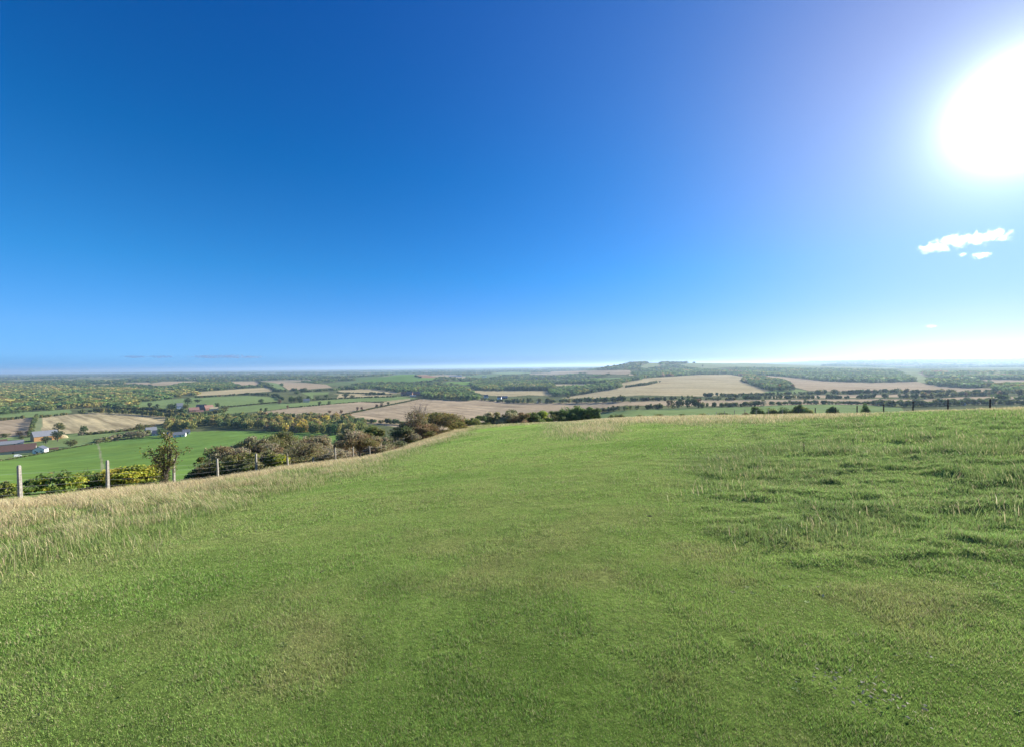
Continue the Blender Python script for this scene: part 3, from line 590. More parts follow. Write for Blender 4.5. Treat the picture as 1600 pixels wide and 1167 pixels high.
# the far country: loose groups of trees merging toward the horizon
rg = np.random.default_rng(77)
n = 60000; Y = np.exp(rg.uniform(math.log(1500), math.log(14000), n)); X = Y * rg.uniform(-1.25, 1.4, n)
big = fbm(X / 420, Y / 900, 101, 4); cell = vnoise(X / 330 + big * 2, Y / 800, 104)
Z = ground(X, Y); px, py = project(X, Y, Z)
ok = (big * .55 + cell * .45 < 0.55) & (fbm(X / 500, Y / 800, 131, 2) > 0.36) & ~((px > 1010) & (py > 574)) & (py < 612)
for k, (kind, nm, poly) in enumerate(FIELDS):
    ok &= ~in_poly(px, py + 0.6, poly) & ~in_poly(px, py - 0.8, poly)
for wd in WOODS: ok &= ~in_poly(px, py, wd[1])
I = np.nonzero(ok)[0][:9500]; P = np.stack([X, Y, Z], 1)[I]; sc = np.clip(P[:, 1] / 2600, 1, 2.4)
hh = rg.uniform(9, 14, len(I)) * np.clip(sc, 1, 1.35); P[:, 2] -= 1
mass('far_woodland', P, hh, rg.uniform(18, 30, len(I)) * sc, choose({'dark': 5, 'green': 4, 'olive': 3}, rg, len(I)), rg, np.full(len(I), 22), 'blue green woodland and hedges scattered out to the horizon', 'woodland', 'stuff', bright=1.6)

# hedges: (photo line, height, width, mix, label)
HEDGES = [
 ([(-40, 727), (0, 719.5), (60, 709.5), (100, 701.5), (152, 692.5), (200, 685), (250, 678)], 1.6, 2.2, {'dark': 3, 'olive': 3, 'twig': 1}, 'low trimmed hedge along the top of the bright green field'),
 ([(62, 652.5), (85, 650), (107, 647.5)], 5, 5, {'olive': 3, 'dark': 2, 'rust': 1}, 'thick hedge above the left end of the large tan field'),
 ([(108, 647.5), (145, 644.5), (191, 645.5), (240, 649), (268, 652), (300, 657)], 9, 8, {'olive': 4, 'dark': 3, 'autumn': 1.5}, 'tall tree lined hedge along the far edge of the large tan field'),
 ([(57, 651), (53, 660), (50, 670), (46, 683)], 6, 5, {'olive': 4, 'dark': 2, 'green': 2}, 'row of trees beside the farm track between the two tan fields'),
 ([(-60, 661), (0, 657), (40, 653)], 5, 6, {'olive': 4, 'dark': 2}, 'bushy hedge above the pink field at the left edge'),
 ([(300, 622), (340, 619.5), (384, 616.5)], 5, 6, {'dark': 4, 'olive': 2, 'rust': 1}, 'dark hedge between tan field and pale pasture, left half'),
 ([(384, 616.5), (432, 618.5), (443, 625)], 7, 7, {'dark': 5, 'olive': 1}, 'curving black green hedge round the end of the pasture'),
 ([(346, 636), (375, 634), (406, 631), (437, 629)], 3, 4, {'dark': 3, 'olive': 3}, 'thin hedge between the two pastures above the red roofed farm'),
 ([(402, 595.5), (418, 604), (436, 611.5)], 7, 9, {'dark': 5, 'olive': 1}, 'dark hedge running down between far tan fields'),
 ([(376, 605), (418, 603)], 6, 8, {'olive': 3, 'dark': 3}, 'short hedge below the far square tan field'),
 ([(450, 637), (520, 631), (565, 627.5), (600, 629)], 1.8, 3, {'dark': 3, 'olive': 2}, 'thin low hedge along the top of the pink ploughed field'),
 ([(537, 648), (560, 643), (600, 634.5), (630, 628.5), (656, 623)], 2.2, 6, {'olive': 3, 'dark': 3}, 'grassy bank hedge slanting between two ploughed fields'),
 ([(548, 657), (575, 660), (605, 661), (640, 664), (680, 668)], 6, 8, {'dark': 4, 'olive': 3, 'green': 2}, 'dense dark green hedge below the great ploughed field'),
 ([(752, 624.5), (775, 627), (797, 628.5), (819, 629.5)], 6, 8, {'dark': 4, 'olive': 3, 'green': 2}, 'dark hedge round the far houses above the great field'),
 ([(800, 628.5), (840, 629.5), (880, 629)], 10, 10, {'green': 3, 'dark': 3, 'olive': 3, 'autumn': 1}, 'belt of mixed trees above the middle of the great field'),
 ([(880, 629), (919, 628.5), (983, 627)], 9, 10, {'dark': 5, 'olive': 2, 'green': 2}, 'dark tree belt above the right end of the great field'),
 ([(986, 627), (1035, 625.5), (1090, 624.8)], 6, 8, {'dark': 5, 'olive': 2, 'rust': .6}, 'dark hedge below the left part of the tan hill field'),
 ([(1090, 624.8), (1140, 625), (1150, 625)], 5, 6, {'dark': 4, 'olive': 2}, 'hedge below the middle of the tan hill field'),
 ([(1141, 624), (1170, 624), (1192, 624)], 7.5, 10, {'dark': 3, 'green': 4}, 'clump of tall green hedge trees below the wedge shaped wood'),
 ([(978, 605), (990, 603.5), (1010, 601.5), (1026, 598)], 7, 10, {'dark': 4, 'olive': 3}, 'isolated dark thicket lying on the tan hill field'),
 ([(934, 644), (960, 642), (985, 640.5), (1030, 638.5), (1045, 638)], 6, 7, {'dark': 3, 'olive': 4, 'green': 1}, 'hedge above the near meadow field, left part'),
 ([(1046, 638), (1070, 637.5), (1088, 637)], 9, 11, {'dark': 5, 'olive': 2, 'rust': 1}, 'tall dark hedge trees in the middle of the meadow field hedge'),
 ([(1090, 637), (1130, 635.5), (1175, 634.5), (1210, 633)], 6, 7, {'dark': 4, 'olive': 3, 'twig': 1}, 'ragged hedge above the near meadow field, middle part'),
 ([(1210, 632.5), (1250, 631.5), (1290, 631), (1365, 632)], 4, 6, {'dark': 3, 'olive': 3, 'green': 1}, 'gappy hedge above the near meadow field, right part'),
 ([(1365, 632), (1400, 635.5), (1450, 635), (1500, 633), (1560, 632), (1680, 631)], 7, 9, {'dark': 4, 'green': 3, 'olive': 3}, 'broad hedge behind the fence posts at the right'),
 ([(1555, 629), (1600, 629), (1700, 628)], 9, 14, {'green': 4, 'dark': 4, 'olive': 2}, 'thick green scrub at the right edge behind the fence'),
 ([(1100, 619.5), (1140, 619), (1200, 617.5), (1245, 616.5)], 6, 8, {'dark': 5, 'olive': 2}, 'line of dark hedge trees below the wedge shaped wood'),
 ([(1245, 616.5), (1300, 615.5), (1360, 615.5)], 8, 10, {'dark': 5, 'olive': 1}, 'line of round dark trees below the right ploughed field, left half'),
 ([(1360, 615.5), (1430, 615), (1490, 615), (1560, 614.5)], 7.5, 10, {'dark': 5, 'olive': 1, 'rust': .5}, 'line of round dark trees below the right ploughed field, right half'),
 ([(1195, 623.5), (1280, 623), (1360, 622.5)], 6, 7, {'dark': 4, 'olive': 3}, 'long hedge between the narrow striped fields, left half'),
 ([(1360, 622.5), (1440, 623), (1490, 619.5), (1560, 618), (1680, 618)], 8, 8, {'dark': 4, 'olive': 3, 'rust': .5}, 'long hedge between the narrow striped fields, right half'),
 ([(470, 612.5), (500, 611), (520, 609)], 7, 9, {'dark': 4, 'olive': 2}, 'hedge under the far pointed tan field'),
 ([(490, 625), (530, 623), (575, 621), (620, 620)], 4, 6, {'dark': 4, 'olive': 2}, 'hedge along the top of the long green strip field'),
 ([(527, 613.5), (560, 614.5), (612, 617)], 3, 6, {'dark': 4, 'olive': 1}, 'thin dark hedge across the rounded olive field'),
 ([(572, 616.5), (585, 617), (600, 616.5)], 8, 11, {'dark': 5}, 'dark thicket on the rounded olive field'),
 ([(640, 598.5), (665, 597), (690, 595)], 7, 12, {'dark': 4, 'green': 2}, 'hedge below the round green hill'),
 ([(745, 603), (772, 602)], 8, 12, {'dark': 4, 'green': 2}, 'hedge below the far right green pasture strip'),
 ([(648, 588), (658, 590.5)], 8, 10, {'dark': 4}, 'short dark hedge beside the bare brown hill field'),
 ([(122, 680), (160, 677), (207, 672), (238, 666)], 3.5, 7, {'olive': 4, 'twig': 3, 'rust': 1}, 'scrubby hedge between the large tan field and the paddock'),
 ([(150, 691), (190, 684), (232, 678)], 4.5, 9, {'twig': 4, 'olive': 3, 'dark': 1}, 'grey green scrub behind the low trimmed hedge'),
 ([(175, 640), (205, 640), (245, 642), (290, 646)], 8, 14, {'olive': 3, 'dark': 3, 'autumn': 2, 'green': 1}, 'mixed trees in front of the pale pasture'),
 ([(300, 651), (330, 647), (352, 643)], 7, 12, {'dark': 3, 'olive': 3, 'autumn': 1}, 'dark trees below the red farm'),
]
for i, (line, h, w_, mix, lab) in enumerate(HEDGES):
    if i: h *= 1.35
    rg = np.random.default_rng(1300 + i)
    pts = np.array([cast(px, py, 130) for px, py in line]); seg = np.linalg.norm(np.diff(pts[:, :2], axis=0), axis=1); cum = np.concatenate([[0], np.cumsum(seg)])
    step = max(h * 0.34, 1.2); n = max(4, min(900, int(cum[-1] / step))); s = np.sort(rg.uniform(0, cum[-1], n))
    X = np.interp(s, cum, pts[:, 0]) + rg.normal(size=n) * w_ * .14; Y = np.interp(s, cum, pts[:, 1]) + rg.normal(size=n) * w_ * .14
    m = 0.62 + 0.6 * fbm(s / (h * 3.0), np.full(n, i * 3.3), 1400 + i, 2) + rg.normal(size=n) * 0.08
    hh = np.clip(h * m, 0.8, 2 * h); ww = np.maximum(w_ * rg.uniform(0.7, 1.2, n), step * (cum[-1] / step / n) * 1.5)
    P = np.stack([X, Y, ground(X, Y) - 0.12 * hh], 1)
    mass('hedge', P, hh, ww, choose(mix, rg, n), rg, lod_for(Y, hh), lab, 'hedge', None, 'hedges between the fields', bright=1.2)

# single trees: proto meshes shared by copies
TREE_DATA = {}
def tree_data(hue, var, nq=420):
    key = (hue, var)
    if key not in TREE_DATA:
        rg = np.random.default_rng(hash(hue) % 1000 * 0 + 31 * var + 7 * list(HUE).index(hue))
        q, tone, li = crown_np(nq, 4000 + 17 * var + 101 * list(HUE).index(hue), lobes=11, low=0.04)
        lobe = pick_hue(hue, rg, 11)
        col = np.clip(lobe[li] * tone[:, None] * (1 + rg.normal(size=(nq, 3)) * 0.1), 0.01, .8)
        cm = mesh_np('crown', q.reshape(-1, 3), np.arange(nq * 4).reshape(-1, 4), M_leaf, np.repeat(col, 4, 0), dataonly=True)
        mb = MB(); mb.tube([(0, 0, -0.03), (0.004, 0, 0.2), (0, 0.006, 0.42), (0.01, 0, 0.62)], [0.045, 0.034, 0.025, 0.012], 6)
        for k in range(5):
            a = 2.4 * k; z0 = 0.22 + 0.05 * k
            mb.tube([(0, 0, z0), (0.12 * math.cos(a), 0.12 * math.sin(a), z0 + 0.13), (0.26 * math.cos(a), 0.26 * math.sin(a), z0 + 0.22)], [0.02, 0.013, 0.006], 5)
        TREE_DATA[key] = (cm, mb.data('trunk', M_bark))
    return TREE_DATA[key]
def tree(px, py, hpx, wpx, hue, label, group=None, name='tree', cat='tree', y0=130):
    p = cast(px, py, y0); h = hpx * p[1] / F; wd = wpx * p[1] / F
    var = int(abs(px * 7 + py * 3)) % 3
    cm, tm = tree_data(hue, var)
    r = empty(name, p, (px * 1.7) % 6.28, (wd, wd, h)); tag(r, label, cat, group)
    link(bpy.data.objects.new('trunk', tm), r); link(bpy.data.objects.new('crown', cm), r); return r
G1 = 'field trees standing alone in the valley'
TREES = [
 (91, 674, 15, 17, 'olive', 'olive tree right of the orange walled barn', None), (113, 674, 0, 0, '', '', None),
 (131, 676, 13, 13, 'green', 'upright green tree standing before the large tan field', None),
 (90, 689, 17, 17, 'dark', 'dark green tree in front of the orange walled barn', None),
 (72, 693, 12, 14, 'dark', 'low dark green tree left of the dark barn tree', None),
 (110, 697, 12, 19, 'olive', 'yellowish spreading tree beside the farmyard hedge', None),
 (35, 686, 7, 10, 'olive', 'small rounded yellow bush on grass by the farm track', None),
 (31, 680, 8, 11, 'rust', 'reddish bush on the edge of the left pink field', None),
 (44, 679, 7, 10, 'rust', 'dark red bush beside the farm track', None),
 (9, 683, 7, 16, 'olive', 'brownish bush at the corner of the left pink field', None),
 (218, 674, 14, 15, 'olive', 'yellow leaved tree left of the grey cottage roofs', None),
 (228, 672, 10, 9, 'olive', 'small dark olive tree touching the grey cottage roofs', None),
 (205, 684, 10, 24, 'twig', 'grey green thicket above the low trimmed hedge', None),
 (222, 683, 10, 20, 'twig', 'grey twiggy bush in front of the grey cottage roofs', None),
 (252, 681, 13, 16, 'green', 'green tree right of the grey cottage roofs', None),
 (293.5, 632, 12, 13, 'dark', 'round dark tree standing in the pale pasture above the farm', None),
 (309, 629, 6, 11, 'dark', 'small low dark tree right of the round pasture tree', None),
 (234, 637, 9, 7, 'dark', 'pointed dark conifer at the left end of the pale pasture', None),
 (246, 638, 8, 6, 'dark', 'slim dark conifer near the grey house', None),
 (268, 639, 10, 20, 'dark', 'broad dark trees left of the grey house', None),
 (290, 640, 10, 12, 'olive', 'olive tree between grey house and red farm', None),
 (340, 637, 9, 10, 'dark', 'dark tree behind the right end of the red farm', None),
 (350, 640, 6, 14, 'olive', 'low bush right of the red farm', None),
 (408, 630, 8, 9, 'green', 'green tree on the hedge between the two pastures', None),
 (437, 631, 8, 8, 'rust', 'brown tree on the hedge between the two pastures', None),
 (499.5, 633, 7, 7, 'dark', 'dark green round tree on the long strip field hedge', None),
 (514.5, 631.5, 6, 7, 'green', 'mid green round tree on the long strip field hedge', None),
 (449.5, 638, 6, 5, 'rust', 'small brown tree at the left tip of the pink field', None),
 (408, 643, 6, 5, 'dark', 'small dark tree above the golden wood', None), (415.5, 642, 6, 7, 'dark', 'wider dark tree above the golden wood', None),
 (533.5, 646, 6.5, 6, 'rust', 'lowest brown tree of the row between the ploughed fields', 'T'),
 (558.5, 641.5, 7, 6.5, 'rust', 'brown tree left of its twin halfway along the ploughed field row', 'T'),
 (565, 640.5, 6, 5, 'rust', 'smaller brown twin tree halfway along the ploughed field row', 'T'),
 (589, 636.5, 6, 6.5, 'rust', 'brown tree left of two at the upper end of the ploughed field row', 'T'),
 (596.5, 635.5, 7, 7, 'rust', 'taller brown tree right of two at the upper end of the ploughed field row', 'T'),
 (606.5, 634, 7, 5, 'dark', 'dark pointed tree topping the row between the ploughed fields', 'T'),
 (515, 645.5, 5, 8, 'rust', 'brown tree rising from the back of the golden wood', None),
 (540, 622, 8, 12, 'dark', 'dark tree on the hedge of the long green strip field', None), (551, 621, 5, 10, 'olive', 'low olive tree on the hedge of the long green strip field', None),
 (455, 629, 12, 12, 'green', 'green tree at the left of the cream house clump', None), (468, 628.5, 11, 14, 'dark', 'dark tree in the middle of the cream house clump', None), (482, 626, 9, 10, 'green', 'round green tree beside the cream house', None),
 (460, 628, 8, 14, 'olive', 'low olive tree at the foot of the cream house clump', None), (476, 613, 8, 11, 'dark', 'dark round tree under the far pointed tan field', None), (464, 616, 6, 10, 'green', 'tree between the cream house clump and the tan field', None),
 (496, 624, 6, 9, 'green', 'green tree right of the cream house', None), (510, 621.5, 6, 10, 'green', 'second green tree right of the cream house', None),
 (888, 622.5, 6, 7, 'olive', 'olive tree at the left tip of the hill field', None), (1102, 619.5, 3.5, 4, 'dark', 'tiny dark bush on the lower edge of the hill field', None),
 (1240, 609.5, 6, 8, 'dark', 'bush at the tip of the wedge shaped wood', None), (1031, 597.5, 3, 4, 'dark', 'small bush right of the thicket on the hill field', None),
 (1192, 631, 8, 8, 'olive', 'grey green tree above the meadow field', None), (1258, 629, 6, 6, 'dark', 'round dark tree right of the grey shed', None), (1234, 630, 6, 7, 'dark', 'round dark tree left of the grey shed', None), (1276, 630, 5, 8, 'dark', 'low dark tree further right of the grey shed', None), (1310, 631, 6, 9, 'green', 'green tree on the meadow hedge above the fence posts', None),
 (1401, 614.5, 9, 13, 'dark', 'largest round dark tree of the line below the ploughed field', None), (1453, 622, 7, 6, 'rust', 'brownish tree standing above the long striped field hedge', None), (1324, 622, 4, 5, 'dark', 'small dark tree on the long striped field hedge', None), (1349, 622, 4, 4, 'dark', 'tiny dark tree right along the long striped field hedge', None),
 (1434, 629, 5, 6, 'dark', 'small dark tree above the fence right of centre', None), (1512, 628, 8, 14, 'dark', 'dark tree behind the white caravans', None), (1545, 629, 9, 12, 'green', 'green tree right of the white caravans', None),
 (1531, 627, 5, 8, 'dark', 'small dark tree just right of a fence post by the caravans', None),
 (1570, 614, 7, 11, 'green', 'green tree in front of the corner wood', None), (1098, 574, 4, 3, 'dark', 'lone dark tree on the scarp edge below the plateau', None), (1070, 568.5, 3, 7, 'dark', 'dark bush on the skyline of the plateau', None), (1084, 568, 3, 7, 'dark', 'second dark bush on the skyline of the plateau', None), (1033, 579, 5, 5, 'dark', 'dark round tree under the mast hill', None),
]
for (px, py, hp, wp, hue, lab, g_) in TREES:
    if hp: tree(px, py, hp, wp, hue, lab, 'row of trees between the ploughed fields' if g_ else None)
# ------------------------------------------------------------------ bushes along the brow
def branches(mb, base, top_r, h, n, rg, r0=0.05, spread=0.8, levels=2, tips=None):
    for k in range(n):
        a = 2 * math.pi * (k + rg.uniform(0, .8)) / n; lean = rg.uniform(0.15, 1.0) * spread
        p = np.array(base, float); d = np.array([math.cos(a) * lean, math.sin(a) * lean, 1.0]); d /= np.linalg.norm(d)
        L = h * rg.uniform(0.55, 0.95); pts = [p.copy()]
        for s in range(4):
            d = d + rg.normal(size=3) * 0.16; d[2] = max(d[2], 0.12); d /= np.linalg.norm(d); p = p + d * L / 4; pts.append(p.copy())
        mb.tube(pts, [r0, r0 * .8, r0 * .6, r0 * .42, r0 * .22], 5)
        if tips is not None: tips += pts[2:]
        for s in range(2 + 2 * levels):
            q = pts[rg.integers(1, 5)]; dd = d * 0.4 + rg.normal(size=3) * 0.65; dd[2] = abs(dd[2]) * .7 + .1; dd /= np.linalg.norm(dd); LL = L * rg.uniform(0.22, 0.42)
            tp = [q, q + dd * LL * .5 + rg.normal(size=3) * LL * .06, q + dd * LL + rg.normal(size=3) * LL * .1]
            mb.tube(tp, [r0 * .34, r0 * .24, r0 * .12], 4)
            if tips is not None: tips += tp[1:]
            if levels > 1:
                for u in range(3):
                    q2 = tp[1] + (tp[2] - tp[1]) * rg.uniform(0, 1); d2 = dd + rg.normal(size=3) * .8; d2 /= np.linalg.norm(d2)
                    e = q2 + d2 * LL * rg.uniform(.35, .7); mb.tube([q2, e], [r0 * .16, r0 * .07], 3)
                    if tips is not None: tips.append(e)
def bush(name, label, px, ytop, Y, wpx, hues, seed, leaf=0.11, dens=1.0, twig=6, cat='bush', group=None, levels=1, trunk=0.0, r0=0.04, flat=1.0):
    rg = np.random.default_rng(seed)
    d = pix_dir(px, ytop); d = d / d[1]; X = d[0] * Y; g = float(ground(np.array([X]), np.array([Y]))[0])
    h = max(EYE + d[2] * Y - g, 0.8); wd = wpx * Y / F * (1.42 if Y < 90 else 1.42)
    r = empty(name, (X, Y, g - 0.05), rg.uniform(0, 6.28)); tag(r, label, cat, group)
    lob = 22; a = rg.uniform(0, 6.28, lob); q = np.sqrt(rg.uniform(0, 1, lob)) * 0.36; low = trunk
    z = rg.uniform(low + (1 - low) * .18, 0.80, lob); q *= np.clip(1.25 - (z - low) / (1 - low) * .75, .4, 1.1)
    lc = np.stack([np.cos(a) * q * wd, np.sin(a) * q * wd * flat, z * h], 1); lr = rg.uniform(0.07, 0.20, lob)
    k = int(np.argmax(z)); lc[k] = (lc[k][0] * .4, lc[k][1] * .4, h * 0.82)
    area = wd * h; n = int(np.clip(dens * 11 * area / leaf ** 2, 900, 16000)); li = rg.choice(lob, n, p=lr / lr.sum())
    dv = rg.normal(size=(n, 3)); dv /= np.linalg.norm(dv, axis=1, keepdims=True)
    p = lc[li] + dv * (lr[li] * rg.uniform(0.45, 1.08, n))[:, None] * np.array([wd, wd * flat, h * (1 - low * .5)])
    p[:, 2] = np.abs(p[:, 2]); p[:, 2] = np.where(p[:, 2] < low * h * .8, low * h + rg.uniform(0, .25 * h, n), p[:, 2])
    p[:, 2] *= h * 1.0 / np.percentile(p[:, 2], 99.2)
    keep = fbm(p[:, 0] * 2.2 / max(wd, .5) * 3 + seed, p[:, 2] * 2.2 / h * 3 + p[:, 1], seed, 3) > 0.41
    p = p[keep]; li = li[keep]; dv = dv[keep]; n = len(p)
    lh = choose(hues, rg, lob); lcv = np.stack([pick_hue(x, rg, 1)[0] for x in lh])
    oth = np.stack([pick_hue(x, rg, 1)[0] for x in choose(hues, rg, n)])
    col = lcv[li] * .6 + oth * .4; col = np.clip((1.3 if Y < 90 else 1.7) * col * rg.uniform(0.65, 1.35, (n, 1)) * (1 + rg.normal(size=(n, 3)) * .07), .01, .8)
    qd = quads_at(p, dv + rg.normal(size=(n, 3)) * .9, leaf * rg.uniform(.7, 1.7, n), rg)
    mesh_np('foliage', qd.reshape(-1, 3), np.arange(n * 4).reshape(-1, 4), M_leaf, np.repeat(col, 4, 0), parent=r)
    mb = MB()
    if trunk:
        t = trunk * h; mb.tube([(0.05, 0, -.1), (-0.03, 0.02, t * .5), (0.04, 0, t)], [0.13 * h / 3, 0.10 * h / 3, 0.085 * h / 3], 7)
        branches(mb, (0.02, 0, t * .85), wd / 2, h - t, twig, rg, r0, spread=1.3, levels=levels)
    else:
        branches(mb, (0, 0, 0), wd / 2, h * 1.12, twig, rg, r0, spread=0.9, levels=levels)
    mb.build('branches', M_twig if not trunk else M_bark, r); return r
